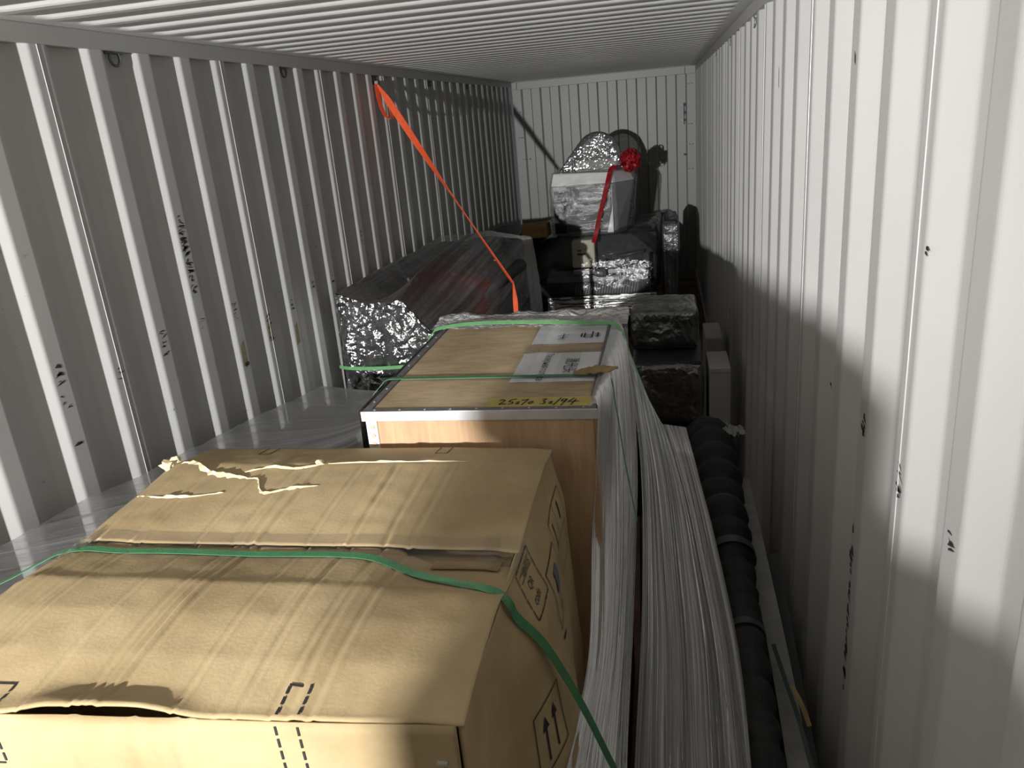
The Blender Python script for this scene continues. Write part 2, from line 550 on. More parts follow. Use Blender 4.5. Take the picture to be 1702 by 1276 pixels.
def profile(y0, y1, start, pitch=PITCH, proud=PROUD, slope=SLOPE, deep=DEEP, rad=0.008):
    """list of (y, depth) along a corrugated sheet; depth 0 = nearest the cargo"""
    k0 = math.floor((y0 - start) / pitch) - 1
    raw = []
    k = k0
    while True:
        s = start + k * pitch
        raw += [(s, 0), (s + proud, 0), (s + proud + slope, deep), (s + pitch - slope, deep)]
        if s > y1 + pitch: break
        k += 1
    # round every bend
    pts = []
    for i in range(1, len(raw) - 1):
        a, b, c = (Vector((*raw[j], 0)) for j in (i - 1, i, i + 1))
        d1 = (a - b).normalized(); d2 = (c - b).normalized()
        l = min(rad, (a - b).length * 0.45, (c - b).length * 0.45)
        p, q = b + d1 * l, b + d2 * l
        for t in (0, 0.25, 0.5, 0.75, 1):
            pts.append(p * (1 - t) ** 2 + b * 2 * t * (1 - t) + q * t * t)
    out = []
    for p, q in zip(pts, pts[1:]):
        if q.x <= y0 or p.x >= y1: continue
        if p.x < y0:
            t = (y0 - p.x) / (q.x - p.x); p = p.lerp(q, t)
        out.append((p.x, p.y))
        if q.x > y1:
            t = (y1 - p.x) / (q.x - p.x); r_ = p.lerp(q, t); out.append((r_.x, r_.y)); break
    return out

def corrugated_wall(name, x, sgn, start, mat='paint'):
    w = setting(name, (x, 0, 0))
    seam0 = start + PROUD / 2
    k = math.ceil((YD - seam0) / (4 * PITCH))
    edges = [YD + 0.06]
    while seam0 + k * 4 * PITCH < YB - 0.05:
        e = seam0 + k * 4 * PITCH
        if e > edges[0] + 0.1: edges.append(e)
        k += 1
    edges.append(YB)
    for a, b in zip(edges, edges[1:]):
        pr = profile(a, b, start)
        mb = MB()
        for zz in (0.12, ZRAIL + 0.003):
            for (y, d) in pr: mb.v.append((x + sgn * d, y, zz))
        n = len(pr)
        for i in range(n - 1): mb.f.append((i, i + 1, n + i + 1, n + i))
        mb.build('wall_panel', mat, w, solid=0.0)
    for e in edges[1:-1]:
        mb = MB()
        mb.tube([(x - sgn * 0.0005, e, 0.12), (x - sgn * 0.0005, e, ZRAIL)], 0.0013, 6)
        mb.build('weld_seam', 'weld', w)
    return w

wall_l = corrugated_wall('wall_left', XL, -1, 2.312)
wall_r = corrugated_wall('wall_right', XR, 1, 1.405 - PROUD / 2, 'paint_clean')

# back wall: tighter, steeper folds
wb = setting('wall_back', (1.2, YB, 0))
xs = [0.122 + 0.1232 * k for k in range(18)]
cols = [(0.0, 0)]
for i, xx in enumerate(xs):
    d0, d1 = (0, 0.045) if i % 2 == 0 else (0.045, 0)
    cols += [(xx - 0.009, d0), (xx - 0.006, d0 * 0.8 + d1 * 0.2), (xx + 0.006, d0 * 0.2 + d1 * 0.8), (xx + 0.009, d1)]
cols.append((XR, 0))
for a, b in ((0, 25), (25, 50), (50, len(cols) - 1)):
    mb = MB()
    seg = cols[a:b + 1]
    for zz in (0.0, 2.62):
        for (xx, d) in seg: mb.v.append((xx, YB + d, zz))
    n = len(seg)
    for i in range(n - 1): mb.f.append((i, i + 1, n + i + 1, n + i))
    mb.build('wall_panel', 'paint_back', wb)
for (xx, zz, ln) in ((2.265, 2.48, .05), (2.26, 2.0, .05), (2.27, 1.75, .05), (2.265, 1.45, .05), (0.07, 2.32, .05), (0.07, 2.0, .05), (0.1, 1.72, .05), (0.16, 1.72, .03)):
    mb = MB(); mb.tube([(xx - ln / 2, YB - 0.035, zz), (xx - ln * .3, YB - 0.05, zz), (xx + ln * .3, YB - 0.05, zz), (xx + ln / 2, YB - 0.01, zz)], 0.007, 6)
    mb.build('lashing_bar', 'paint_rail', wb)
for zz, rr in ((2.235, .02), (2.14, .016), (2.05, .013), (1.63, .012)):
    mb = MB(); mb.box(2.145, 2.205, YB - 0.03, YB + 0.0, zz - rr * .5, zz + rr * .5)
    mb.tube([(2.19, YB - 0.04, zz - rr), (2.19, YB - 0.04, zz + rr)], 0.012, 8)
    mb.build('door_bolt', 'steel_dark', wb)
mb = MB(); mb.tube([(2.185, YB - 0.012, 2.24), (2.185, YB - 0.012, 2.0)], 0.004, 6); mb.build('bolt_rod', 'steel_dark', wb)

# floor and roof
mb = MB(); mb.box(-0.04, XR + 0.04, YD, YB + 0.05, -0.03, 0.0)
structure(mb.build('floor', 'floor'))
ceil = setting('ceiling', (1.2, 5, ZROOF))
RP = 0.1985
def roof_fn(y0, n):
    """one stamped roof panel: ridges across the container with rounded, fading ends"""
    nx = 44; per = 12
    xsn = [0.0, .03, .055, .065, .075, .085, .095, .11, .13] + [0.13 + (XR - .26) * i / 6 for i in range(1, 7)]
    xsn += [XR - q for q in (.11, .095, .085, .075, .065, .055, .03, 0.0)]
    prof = [(0, 1.0), (.05, 1.0), (.10, .86), (.16, .5), (.26, .14), (.32, 0.0), (.40, 0.0), (.46, 0.0), (.52, 0.0), (.62, .5), (.72, .86), (.80, 1.0), (.9, 1.0)]
    mb = MB(); ys = []
    for k in range(n):
        for (t, h) in prof: ys.append((y0 + (k + t) * RP, h))
    ys.append((y0 + n * RP, 1.0))
    for (y, h) in ys:
        for x in xsn:
            e = min(1, max(0, (min(x, XR - x) - .055) / .05)); e = e * e * (3 - 2 * e)
            mb.v.append((x, y, ZROOF + 0.022 * h * e))
    m = len(xsn)
    for j in range(len(ys) - 1):
        for i in range(m - 1):
            a = j * m + i; mb.f.append((a, a + 1, a + m + 1, a + m))
    return mb
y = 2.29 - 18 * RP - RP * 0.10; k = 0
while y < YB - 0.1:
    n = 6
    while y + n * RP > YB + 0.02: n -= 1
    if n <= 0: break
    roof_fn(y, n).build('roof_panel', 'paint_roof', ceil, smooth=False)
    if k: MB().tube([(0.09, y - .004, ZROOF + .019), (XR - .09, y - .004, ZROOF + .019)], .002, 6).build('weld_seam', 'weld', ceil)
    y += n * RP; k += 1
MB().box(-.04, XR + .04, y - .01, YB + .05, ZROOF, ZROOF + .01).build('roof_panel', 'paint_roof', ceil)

# top rails, corner posts, header, sill rails
rl = MB().box(-0.06, 0.004, YD, YB, ZRAIL, ZROOF + 0.0).build('trim_1', 'paint_rail', bevel=0.004); structure(rl)
rr_ = MB().box(XR - 0.004, XR + 0.06, YD, YB, ZRAIL, ZROOF + 0.0).build('trim_2', 'paint_rail', bevel=0.004); structure(rr_)
hd = MB().box(0.07, XR - 0.13, YB - 0.03, YB + 0.04, 2.595, ZROOF).build('trim_3', 'paint_back', bevel=0.003); structure(hd)
for i, (a, b) in enumerate(((0.0, 0.066), (XR - 0.126, XR))):
    structure(MB().box(a, b, YB - 0.028, YB + .04, 2.595, ZROOF).build('trim_%d' % (4 + i), 'paint_back', bevel=0.003))
for i, (a, b) in enumerate(((-0.04, 0.02), (XR - 0.02, XR + 0.04))):
    structure(MB().box(a, b, YD, YB, 0.0, 0.13).build('trim_%d' % (6 + i), 'paint_rail'))
for i, (a, b) in enumerate(((-0.06, 0.05), (XR - 0.05, XR + 0.06))):
    structure(MB().box(a, b, YD - 0.06, YD + 0.06, 0.0, ZROOF).build('trim_%d' % (8 + i), 'paint_rail', bevel=0.005))
structure(MB().box(0.05, XR - 0.05, YD - 0.06, YD + 0.04, ZROOF - 0.1, ZROOF).build('trim_10', 'paint_rail', bevel=0.005))
# lashing rings hanging in the recesses below the left rail
for yy in (1.37, 2.735, 4.09, 5.47, 6.84, 8.2, 9.55):
    for s_, xx in ((1, -0.012), (-1, XR + 0.012)):
        mb = MB()
        ring = [(xx, yy + 0.028 * math.cos(a), 2.603 + 0.026 * math.sin(a)) for a in [2 * PI * q / 18 for q in range(19)]]
        mb.tube(ring, 0.0055, 7, caps=False)
        mb.tube([(xx, yy - 0.05, 2.622), (xx, yy + 0.05, 2.622)], 0.007, 6)
        mb.build('lashing_ring', 'steel_dark', rl if s_ > 0 else rr_)
# cargo scuffs, paint chips and yellow stains on the raised ribs
M['scuff'] = simple('black_scuff', (0.06, 0.055, 0.05), 0.7, 0, 0.5, 60)
M['stain'] = simple('yellow_stain', (0.36, 0.33, 0.17), 0.6, 0, 0.2, 30)
random.seed(21)
def scuffs(wall, x, y0, wy, z0, z1, n, th=.0025, mat='scuff', name='scuff_mark'):
    mb = MB()
    for k in range(n):
        zz = random.uniform(z0, z1); a = y0 + random.uniform(0, .35) * wy; b = a + random.uniform(.2, .65) * wy
        t = th * random.uniform(.4, 1.6); tl = random.uniform(-.012, .012)
        mb.quad((x, a, zz), (x, b, zz + tl), (x, b, zz + tl + t), (x, (a + b) / 2, zz + tl / 2 + t * 1.4), (x, a, zz + t * .3))
    o = mb.build(name, mat, wall); o['kind'] = 'stuff'
def lw(k): return 2.318 + k * PITCH
for k, z0, z1, n, th in ((-1, 1.62, 1.66, 3, .010), (-1, 1.50, 1.62, 6, .003), (-1, 1.36, 1.39, 2, .005), (1, 1.52, 1.62, 8, .004), (2, 1.54, 1.60, 5, .003), (2, 1.70, 2.03, 40, .006), (3, 1.52, 1.60, 7, .004), (3, 1.29, 1.31, 2, .010),
                         (4, 1.40, 1.46, 4, .006), (4, 1.33, 1.36, 2, .009), (5, 1.42, 1.5, 6, .004), (6, 1.44, 1.52, 6, .004), (7, 1.45, 1.5, 4, .004), (0, 1.52, 1.56, 4, .003), (9, 1.6, 1.7, 4, .004)):
    scuffs(wall_l, 0.0007, lw(k), .06, z0, z1, n, th)
for k, z0, z1 in ((3, 1.30, 1.42), (4, 1.34, 1.46), (5, 1.24, 1.36)):
    MB().quad((0.0004, lw(k) + .002, z0), (0.0004, lw(k) + .045, z0 + .01), (0.0004, lw(k) + .04, z1), (0.0004, lw(k) + .012, z1 - .02)).build('yellow_stain', 'stain', wall_l)
xr = XR - .0007
for y0, wy, z0, z1, n, th in ((1.655, .05, 1.57, 1.61, 7, .008), (1.68, .045, .85, 1.33, 26, .012), (1.375, .05, 1.56, 1.62, 9, .004), (1.11, .05, 1.61, 1.64, 5, .003), (2.47, .03, 1.39, 1.41, 2, .004), (2.0, .04, 1.55, 1.57, 2, .006), (1.345, .03, 2.0, 2.03, 3, .003)):
    scuffs(wall_r, xr, y0, wy, z0, z1, n, th)
for y0, z0, z1 in ((6.32, 2.19, 2.235), (3.13, 2.30, 2.375), (1.935, 2.33, 2.36)):
    MB().quad((xr, y0, z0), (xr, y0 + .014, z0 + .008), (xr, y0 + .016, z1), (xr, y0 + .003, z1 - .01)).build('paint_chip', 'scuff', wall_r)
# ------------------------------------------------------------------ unseen cartons added by the door to shade the right wall and crate
def shade_carton(name, label, x0, x1, y0, y1, z0, z1):
    t = thing(name, label, 'carton', ((x0 + x1) / 2, (y0 + y1) / 2, z0))
    MB().box(x0, x1, y0, y1, z0, z1).build('body', 'card', t, bevel=0.004)
    ym = (y0 + y1) / 2
    MB().box(x0 + .002, x1 - .002, y0 + .003, ym - .002, z1, z1 + .004).build('flap', 'card', t)
    MB().box(x0 + .002, x1 - .002, ym + .002, y1 - .003, z1, z1 + .004).build('flap', 'card', t)
    MB().box(x0 + .001, x1 - .001, ym - .03, ym + .03, z1 + .0045, z1 + .0055).build('tape', 'tape_brown', t)
    return t
shade_carton('flat_shade_carton', 'unseen flat carton added on the upright carton to cast shade', 0.798, 1.11, -1.1, -0.85, 2.006, 2.102)
shade_carton('upright_shade_carton', 'unseen tall carton added by the container door to cast shade', 0.90, 1.75, -1.28, -1.05, 0.0, 1.999)

# ------------------------------------------------------------------ big cardboard carton in front
CX0, CX1, CY0, CY1 = 0.655, 1.629, 0.83, 1.765
def sstep(t):
    t = max(0.0, min(1.0, t)); return t * t * (3 - 2 * t)
random.seed(5)
CRE = []
for k in range(20):
    CRE.append((random.uniform(.70, 1.30) if k < 15 else random.uniform(1.25, 1.55), random.uniform(.0012, .005) * random.choice((-1, -1, 1)), random.uniform(.0025, .006), random.uniform(-.03, .03)))
PROF = [(.83, 1.503), (.92, 1.518), (1.02, 1.525), (1.115, 1.524), (1.135, 1.519), (1.268, 1.500), (1.272, 1.506), (1.35, 1.514), (1.50, 1.521), (1.62, 1.524), (1.645, 1.520), (1.765, 1.500)]
def prof_z(y):
    for (a, za), (b, zb) in zip(PROF, PROF[1:]):
        if y <= b:
            t = max(0, (y - a) / (b - a)); return za + (zb - za) * t
    return PROF[-1][1]
def ctop(x, y, flap=0):
    z = prof_z(y)
    for (cx, a, w, sk) in CRE:
        d = (x - cx - sk * (y - 1.2)) / w
        if abs(d) < 4:
            m = sstep((1.64 - y) / .05) * (0.6 + 0.8 * abs(nz(cx * 9, y * 5)))
            z += a * m * (math.exp(-d * d) - 0.6 * math.exp(-(d - 1.6) ** 2))
    z += .0035 * nz(x * 5, y * 5, 3.1) + .0012 * nz(x * 22, y * 22, 8.2)
    z -= .030 * sstep((0.70 - x) / .05) * (0.6 + 0.4 * nz(y * 7, 2))
    z -= .006 * sstep((x - 1.56) / .07)
    if flap == 1 and y > 1.25: z -= .010 * sstep((y - 1.25) / .03)
    if flap == 1:                                   # lifted lip at the torn front edge
        z += .016 * sstep((x - .90) / .10) * sstep((1.24 - x) / .10) * sstep((.86 - y) / .06)
        z -= .012 * sstep((x - 1.38) / .1) * sstep((y - 1.08) / .1)
    return z
t = thing('cardboard_carton', 'large crumpled brown cardboard carton with open top seam in the foreground', 'carton', (1.14, 1.3, .6))
carton = t
def near_flap(u, v):
    x = CX0 - .004 + (CX1 - CX0 + .004) * u
    y0 = CY0 - .055 * (CX1 - x)
    y = y0 + (1.288 - .042 * sstep((u - .72) / .12) - y0) * v
    return (x, y + .004 * nz(x * 8, 1.0) * (v > .99), ctop(x, y, 1))
def far_flap(u, v):
    x = CX0 + .002 + (CX1 - CX0) * u
    y0 = 1.276 + .006 * nz(x * 5, 4) - .0 * u
    y = y0 + (CY1 - y0) * v
    return (x, y, ctop(x, y, 2))
nf = MB().grid(near_flap, 170, 56, uv=True).build('top_flap', 'card', t, smooth=True, solid=.004)
ff = MB().grid(far_flap, 170, 64, uv=True).build('top_flap', 'card', t, smooth=True, solid=.004)
def front(u, v):
    x = CX0 + (CX1 - .012 - CX0) * u
    z = 1.499 - .9 * v
    y = CY0 - .055 * (CX1 - x) + .004 * nz(x * 4, z * 4, 2) + .005 * sstep(v * 3) * math.sin(u * PI)
    for cx in (1.02, 1.12, 1.19, 1.22):
        d = (x - cx - .02 * v) / .006; y += .003 * math.exp(-d * d)
    y += .016 * sstep((x - .92) / .08) * sstep((1.25 - x) / .08) * sstep((.05 - v) / .05)
    z -= .012 * sstep((x - .92) / .08) * sstep((1.25 - x) / .08) * sstep((.05 - v) / .05)
    return (x, y, z)
MB().grid(front, 120, 46, uv=True).build('front_panel', 'card', t, smooth=True, solid=.004)
def side_x(y, z):
    g = sstep((y - .93) / .35) * (1 - .5 * sstep((y - 1.35) / .3))
    return 1.622 + (.048 * sstep((1.515 - z) / .17) + .05 * max(0.0, min(1.0, (1.42 - z) / .5))) * g + .004 * nz(y * 5, z * 5, 6)
def side(u, v):
    y = CY0 + .006 + (CY1 - CY0 - .008) * u
    z = 1.499 - .9 * v
    return (side_x(y, z), y, z)
MB().grid(side, 110, 110, uv=True).build('side_panel', 'card', t, smooth=True, solid=.004)
def lside(u, v):
    y = CY0 + .006 + (CY1 - CY0 - .008) * u
    return (CX0 + .004 + .004 * nz(y * 5, v * 4), y, 1.478 - .878 * v)
MB().grid(lside, 20, 14, uv=True).build('side_panel', 'card', t, smooth=True, solid=.004)
MB().grid(lambda u, v: (CX0 + .006 + (CX1 - CX0 - .01) * u, CY1 - .006, 1.495 - .895 * v), 4, 4, uv=True).build('back_panel', 'card', t, solid=.004)
MB().box(CX0 + .006, CX1 - .006, CY0 + .008, CY1 - .008, .6, .606).build('bottom_panel', 'card', t)
MB().box(CX0 + .03, CX1 - .03, CY0 + .06, CY1 - .03, .61, 1.465).build('light_stop_box', 'card_dark', t)  # added unseen box that stops lamp light leaking through the carton
# inner flap seen through the gap at the right of the seam
MB().box(1.36, 1.615, 1.235, 1.30, 1.482, 1.487).build('inner_flap', 'card_dark', t)
# torn pale paper lips
random.seed(3)
def lip(path, w, h):
    pts = smooth_path([(x, y, ctop(x, y) + .004) for x, y in path], 6)
    mb = MB(); i0 = 0
    for k, p in enumerate(pts):
        e = math.sin(PI * k / (len(pts) - 1)) ** .5 if 0 < k < len(pts) - 1 else 0.05
        a = e * h * (0.2 + 1.5 * random.random()); b = e * w * (0.3 + 1.4 * random.random())
        mb.v += [(p.x, p.y - b, p.z - .001), (p.x + .002 * random.uniform(-1, 1), p.y, p.z + a), (p.x, p.y + b * .6, p.z)]
    for k in range(len(pts) - 1):
        a = 3 * k
        mb.f += [(a, a + 3, a + 4, a + 1), (a + 1, a + 4, a + 5, a + 2)]
    return mb.build('torn_edge', 'card_in', t)
lip([(.665, 1.60), (.73, 1.625), (.80, 1.575), (.86, 1.555), (.92, 1.545)], .010, .006)
lip([(.90, 1.575), (.96, 1.60), (1.03, 1.59), (1.09, 1.615)], .005, .0035)
lip([(.92, 1.54), (.955, 1.535), (1.0, 1.47), (1.06, 1.49), (1.12, 1.505)], .006, .0035)
lip([(1.10, 1.615), (1.2, 1.625), (1.3, 1.628), (1.45, 1.63)], .002, .003)
lip([(.68, 1.46), (.76, 1.445), (.83, 1.45), (.9, 1.47)], .003, .004)
for (x, y, r_) in ((.662, 1.635, .022), (.668, 1.612, .016), (1.075, 1.618, .010)):
    bm = bmesh.new(); bmesh.ops.create_icosphere(bm, subdivisions=2, radius=r_)
    for v in bm.verts:
        v.co *= 1 + 1.1 * nz(v.co.x * 90, v.co.y * 90, v.co.z * 90); v.co.z *= .7
        v.co += Vector((x, y, ctop(x, y) + r_ * .5))
    mb = MB(); mb.v = [tuple(v.co) for v in bm.verts]; mb.f = [tuple(q.index for q in f.verts) for f in bm.faces]; bm.free()
    mb.build('torn_flake', 'card_in', t)
# clear tape along the seam and over its ends
def tape_seam(u, v):
    x = .66 + .93 * u; y = 1.205 + .105 * v
    return (x, y, ctop(x, y) + .0035)
MB().grid(tape_seam, 60, 6, uv=True).build('clear_tape', 'tape_clear', t, smooth=True)
def tape_r(u, v):
    y = 1.205 + .115 * v
    if u < .5: x = 1.56 + .072 * u * 2; return (x, y, ctop(min(x, CX1), y) + .006)
    z = 1.506 - .05 * (u - .5); return (side_x(y, z) + .010, y, z)
MB().grid(tape_r, 20, 8, uv=True).build('clear_tape', 'tape_clear', t, smooth=True)
def tape_l(u, v):
    y = 1.20 + .11 * v + .008 * nz(u * 6, v * 5)
    return (.632 + .07 * u, y, (ctop(.66 + .04 * u, y) + .012 + .012 * nz(u * 8, v * 8, 3)) - .025 * (1 - u))
MB().grid(tape_l, 14, 12, uv=True).build('clear_tape', 'tape_clear', t)
MB().grid(lambda u, v: (1.47 + .13 * u, 1.215 + .05 * v, ctop(1.47 + .13 * u, 1.215 + .05 * v, 1) + .006), 16, 5, uv=True).build('brown_tape', 'card_dark', t)
# printed marks
def on_top(x, y):
    if y < .9: y -= .055 * (CX1 - x)
    return (x, y, ctop(x, y, 1 if y < 1.27 else 2) + .0032)
def on_front(x, z):
    u = (x - CX0) / (CX1 - .012 - CX0); v = (1.499 - z) / .9
    p = front(u, v); return (p[0], p[1] - .0032, z)
def on_side(y, z): return (side_x(y, z) + .0042, y, z)
def dashes(a, b, n, duty=.62):
    out = []
    for k in range(n):
        t0 = (k + (1 - duty) / 2) / n; t1 = t0 + duty / n
        out.append([(a[0] + (b[0] - a[0]) * t0, a[1] + (b[1] - a[1]) * t0), (a[0] + (b[0] - a[0]) * t1, a[1] + (b[1] - a[1]) * t1)])
    return out
for x0 in (1.352, .858):
    strokes('printed_mark', [[(x0, .888), (x0 + .034, .888)]] + dashes((x0, .888), (x0, .834), 3) + dashes((x0 + .034, .888), (x0 + .034, .834), 3), .0042, on_top, 'print', t)
    strokes('printed_mark', dashes((x0, 1.496), (x0 + .003, 1.408), 4) + dashes((x0 + .034, 1.496), (x0 + .037, 1.408), 4) + dashes((x0 + .003, 1.407), (x0 + .037, 1.407), 2), .0036, on_front, 'print', t)
for x0 in (.865, 1.345):
    strokes('printed_mark', [[(x0, 1.705), (x0 + .03, 1.705)], [(x0, 1.705), (x0, 1.762)], [(x0 + .03, 1.705), (x0 + .03, 1.762)]], .003, on_top, 'print', t)
MB().box(1.585, 1.6, CY0 - .010, CY0 - .004, 1.435, 1.438).build('staple', 'steel', t)
MB().box(1.60, 1.615, CY0 - .010, CY0 - .004, 1.420, 1.423).build('staple', 'steel', t)
# side print: code field with its words, and handling symbols
strokes('printed_frame', dashes((1.225, 1.482), (1.335, 1.482), 5, .8) + dashes((1.335, 1.482), (1.335, 1.385), 4, .8) + dashes((1.335, 1.385), (1.225, 1.385), 5, .8) + dashes((1.225, 1.385), (1.225, 1.482), 4, .8), .003, on_side, 'print', t)
lettering('printed_words', '二维码区', .022, lambda x, y: on_side(1.236 + x, 1.454 + y), 'print', t)
lettering('printed_words', 'QR', .024, lambda x, y: on_side(1.258 + x, 1.428 + y), 'print', t)
lettering('printed_words', 'code', .024, lambda x, y: on_side(1.248 + x, 1.402 + y), 'print', t)
strokes('printed_frame', [[(1.355, 1.40), (1.485, 1.40), (1.485, 1.27), (1.355, 1.27), (1.355, 1.40)]], .003, on_side, 'print', t)
MB().grid(lambda u, v: on_side(1.397 + .045 * u, 1.378 - .05 * v), 5, 6).build('printed_symbol', 'print_grey', t)
strokes('printed_symbol', [[(1.42, 1.328), (1.42, 1.288), (1.402, 1.288), (1.438, 1.288)]], .004, on_side, 'print', t)
strokes('printed_frame', [[(1.52, 1.42), (1.72, 1.42), (1.72, 1.24), (1.52, 1.24), (1.52, 1.42)], [(1.52, 1.33), (1.72, 1.33)], [(1.62, 1.42), (1.62, 1.24)]], .0025, on_side, 'print', t)
for q in ([(1.56, 1.40), (1.56, 1.35)], [(1.545, 1.35), (1.575, 1.35)], [(1.67, 1.40), (1.67, 1.36)], [(1.57, 1.31), (1.57, 1.27)]): strokes('printed_symbol', [q], .008, on_side, 'print', t)
strokes('printed_frame', [[(1.12, 1.245), (1.235, 1.245), (1.245, 1.10), (1.12, 1.10), (1.12, 1.245)]], .003, on_side, 'print', t)
for q in (1.16, 1.20): strokes('printed_symbol', [[(q, 1.12), (q, 1.20)]], .006, on_side, 'print', t)
for yy in (1.16, 1.20):
    MB().quad(on_side(yy - .013, 1.19), on_side(yy + .013, 1.19), on_side(yy, 1.22)).build('printed_symbol', 'print', t)
strokes('printed_symbol', [[(1.36, 1.245), (1.40, 1.235)]], .009, on_side, 'print', t)

# base case below the carton (hidden) so that it rests on something
MB().box(.70, 1.60, .86, 1.74, 0, .598).build('base_case', 'charcoal', None, bevel=.01)
tag(bpy.data.objects['base_case'], 'low charcoal case underneath the large cardboard carton', 'case')

# ------------------------------------------------------------------ plywood crate
ZT = 1.585
KX0, KX1, KY0, KY1 = 1.122, 1.738, 1.812, 2.775
t = thing('plywood_crate', 'plywood crate with metal edging, white paper labels and a yellow numbered tape', 'crate', (1.43, 2.29, 0))
crate = t
MB().box(KX0 + .008, KX1 - .008, KY0 + .004, KY0 + .016, .1, ZT - .014).build('front_panel', 'ply_front', t)
MB().box(KX0 + .004, KX0 + .016, KY0 + .016, KY1 - .004, .1, ZT - .014).build('side_panel', 'ply_front', t)
MB().box(KX1 - .016, KX1 - .004, KY0 + .016, KY1 - .004, .1, ZT - .014).build('side_panel', 'ply_front', t)
MB().box(KX0 + .016, KX1 - .016, KY1 - .016, KY1 - .004, .1, ZT - .014).build('back_panel', 'ply_front', t)
MB().box(KX0 + .002, KX1 - .002, KY0 + .002, KY1 - .002, ZT - .014, ZT - .002).build('lid', 'ply_top', t)
def l_trim(a, b):
    pass
# front steel angle: face, top flange; then left, right, rear angles
MB().box(KX0 - .004, KX1 + .004, KY0 - .003, KY0 + .001, ZT - .026, ZT + .001).box(KX0 - .004, KX1 + .004, KY0 + .001, KY0 + .003, ZT - .028, ZT - .0255).build('edge_trim', 'steel', t, bevel=.0008)
for nm, b in (('edge_trim', (KX0 - .003, KX1 + .003, KY0 + .0012, KY0 + .020)), ('edge_trim', (KX0 - .003, KX0 + .020, KY0 + .0204, KY1)), ('edge_trim', (KX1 - .020, KX1 + .003, KY0 + .0204, KY1))):
    e = MB().box(b[0], b[1], b[2], b[3], ZT - .002, ZT + .001).build(nm, 'steel_dark', t)
    e['label'] = 'dull grey metal flange on the crate lid'
    n = 9
    for k in range(n):
        if b[1] - b[0] > .1: p = (b[0] + (k + .5) * (b[1] - b[0]) / n, (b[2] + b[3]) / 2)
        else: p = ((b[0] + b[1]) / 2, b[2] + (k + .5) * (b[3] - b[2]) / n)
        MB().tube([(p[0], p[1], ZT + .001), (p[0], p[1], ZT + .0022)], .0032, 8).build('screw', 'steel', e)
MB().box(KX0 - .003, KX0 - .0008, KY0, KY1, ZT - .026, ZT + .001).build('edge_trim', 'steel', t)
MB().box(KX1 + .0008, KX1 + .003, KY0, KY1, ZT - .026, ZT + .001).build('edge_trim', 'steel', t)
br = MB().box(KX0 + .006, KX0 + .036, KY0 + .0005, KY0 + .0035, .6, ZT - .028).build('corner_bracket', 'bracket', t)
for k in range(12):
    zz = ZT - .043 - k * .0245
    MB().tube([(KX0 + .0225, KY0 + .0005, zz), (KX0 + .0225, KY0 - .002, zz)], .0062, 10).build('rivet', 'rivet', br)
ZL_ = ZT + .0004
def lid(x, y, dz=0.0): return (x, y, ZL_ + dz)
# labels
def paper(x0, x1, y0, y1, skew=.0):
    mb = MB(); mb.grid(lambda u, v: (x0 + (x1 - x0) * u + skew * v, y0 + (y1 - y0) * v + (.012 * sstep(1 - abs(u - .22) / .2) * (v > .9)), ZL_ - .0012 + .0012 * nz(u * 4, v * 4)), 16, 12, uv=True)
    return mb.build('paper_label', 'paper', t, smooth=True)
p1 = paper(1.478, 1.722, 2.025, 2.297)
p2 = paper(1.484, 1.722, 2.395, 2.635)
lettering('label_words', '激光头', .046, lambda x, y: lid(1.622 + y, 2.232 - x, .0022), 'print', p1)
lettering('label_words', 'Лазерная голова', .031, lambda x, y: lid(1.553 + y, 2.285 - x, .0022), 'print', p1)
strokes('label_strokes', [[(1.64, 2.46), (1.64, 2.50)], [(1.65, 2.455), (1.67, 2.455)], [(1.65, 2.48), (1.67, 2.48)], [(1.65, 2.455), (1.65, 2.505)], [(1.675, 2.45), (1.675, 2.52)], [(1.685, 2.47), (1.70, 2.47)], [(1.685, 2.49), (1.70, 2.49)], [(1.693, 2.455), (1.693, 2.505)]], .005, lambda x, y: lid(x, y, .0022), 'print', p2)
strokes('label_strokes', [[(1.565, 2.44), (1.59, 2.44)], [(1.565, 2.46), (1.595, 2.46)], [(1.58, 2.44), (1.58, 2.50)], [(1.56, 2.48), (1.60, 2.485)]], .004, lambda x, y: lid(x, y, .0022), 'print_grey', p2)
for (x0, x1, y0, y1) in ((1.46, 1.738, 2.292, 2.345), (1.468, 1.525, 2.02, 2.64), (1.715, 1.738, 1.95, 2.70), (1.60, 1.66, 2.02, 2.30)):
    MB().grid(lambda u, v: lid(x0 + (x1 - x0) * u, y0 + (y1 - y0) * v, .0032), 4, 4, uv=True).build('clear_tape', 'tape_clear', t)
MB().box(1.452, 1.728, KY0 + .022, KY0 + .088, ZT - .002, ZT + .0012).build('number_tape', 'tape_yellow', t)
DIG = {'2': [[(0, .75), (.25, 1), (.55, .8), (.1, .05), (.75, .15)]], '5': [[(.75, 1.05), (.25, .9), (.12, .55), (.5, .5), (.55, .2), (.15, .05)]],
       '0': [[(.25, .55), (.05, .3), (.2, .1), (.5, .3), (.4, .55), (.25, .55)]], '7': [[(0, .8), (.6, .95), (.35, .4), (.15, -.1)]],
       '3': [[(.1, .95), (.5, 1), (.25, .6), (.5, .35), (.3, .05), (0, .1)]], 'o': [[(.1, .45), (.4, .5), (.3, .25), (.1, .15), (.45, .1)]],
       '1': [[(.55, 1.15), (.0, -.2)]], '9': [[(.6, .9), (.25, .95), (.1, .6), (.4, .5), (.62, .9), (.2, -.25)]],
       '4': [[(.55, 1.1), (.0, .4), (1.05, .5)], [(.75, .85), (.35, -.2)]]}
ln = []; cx = 0.0
for ch, adv in zip('25o70 3o194', (.85, .75, .6, .7, .75, .45, .75, .6, .55, .75, .9)):
    if ch in DIG: ln += [[(cx + a, b) for a, b in s_] for s_ in DIG[ch]]
    cx += adv
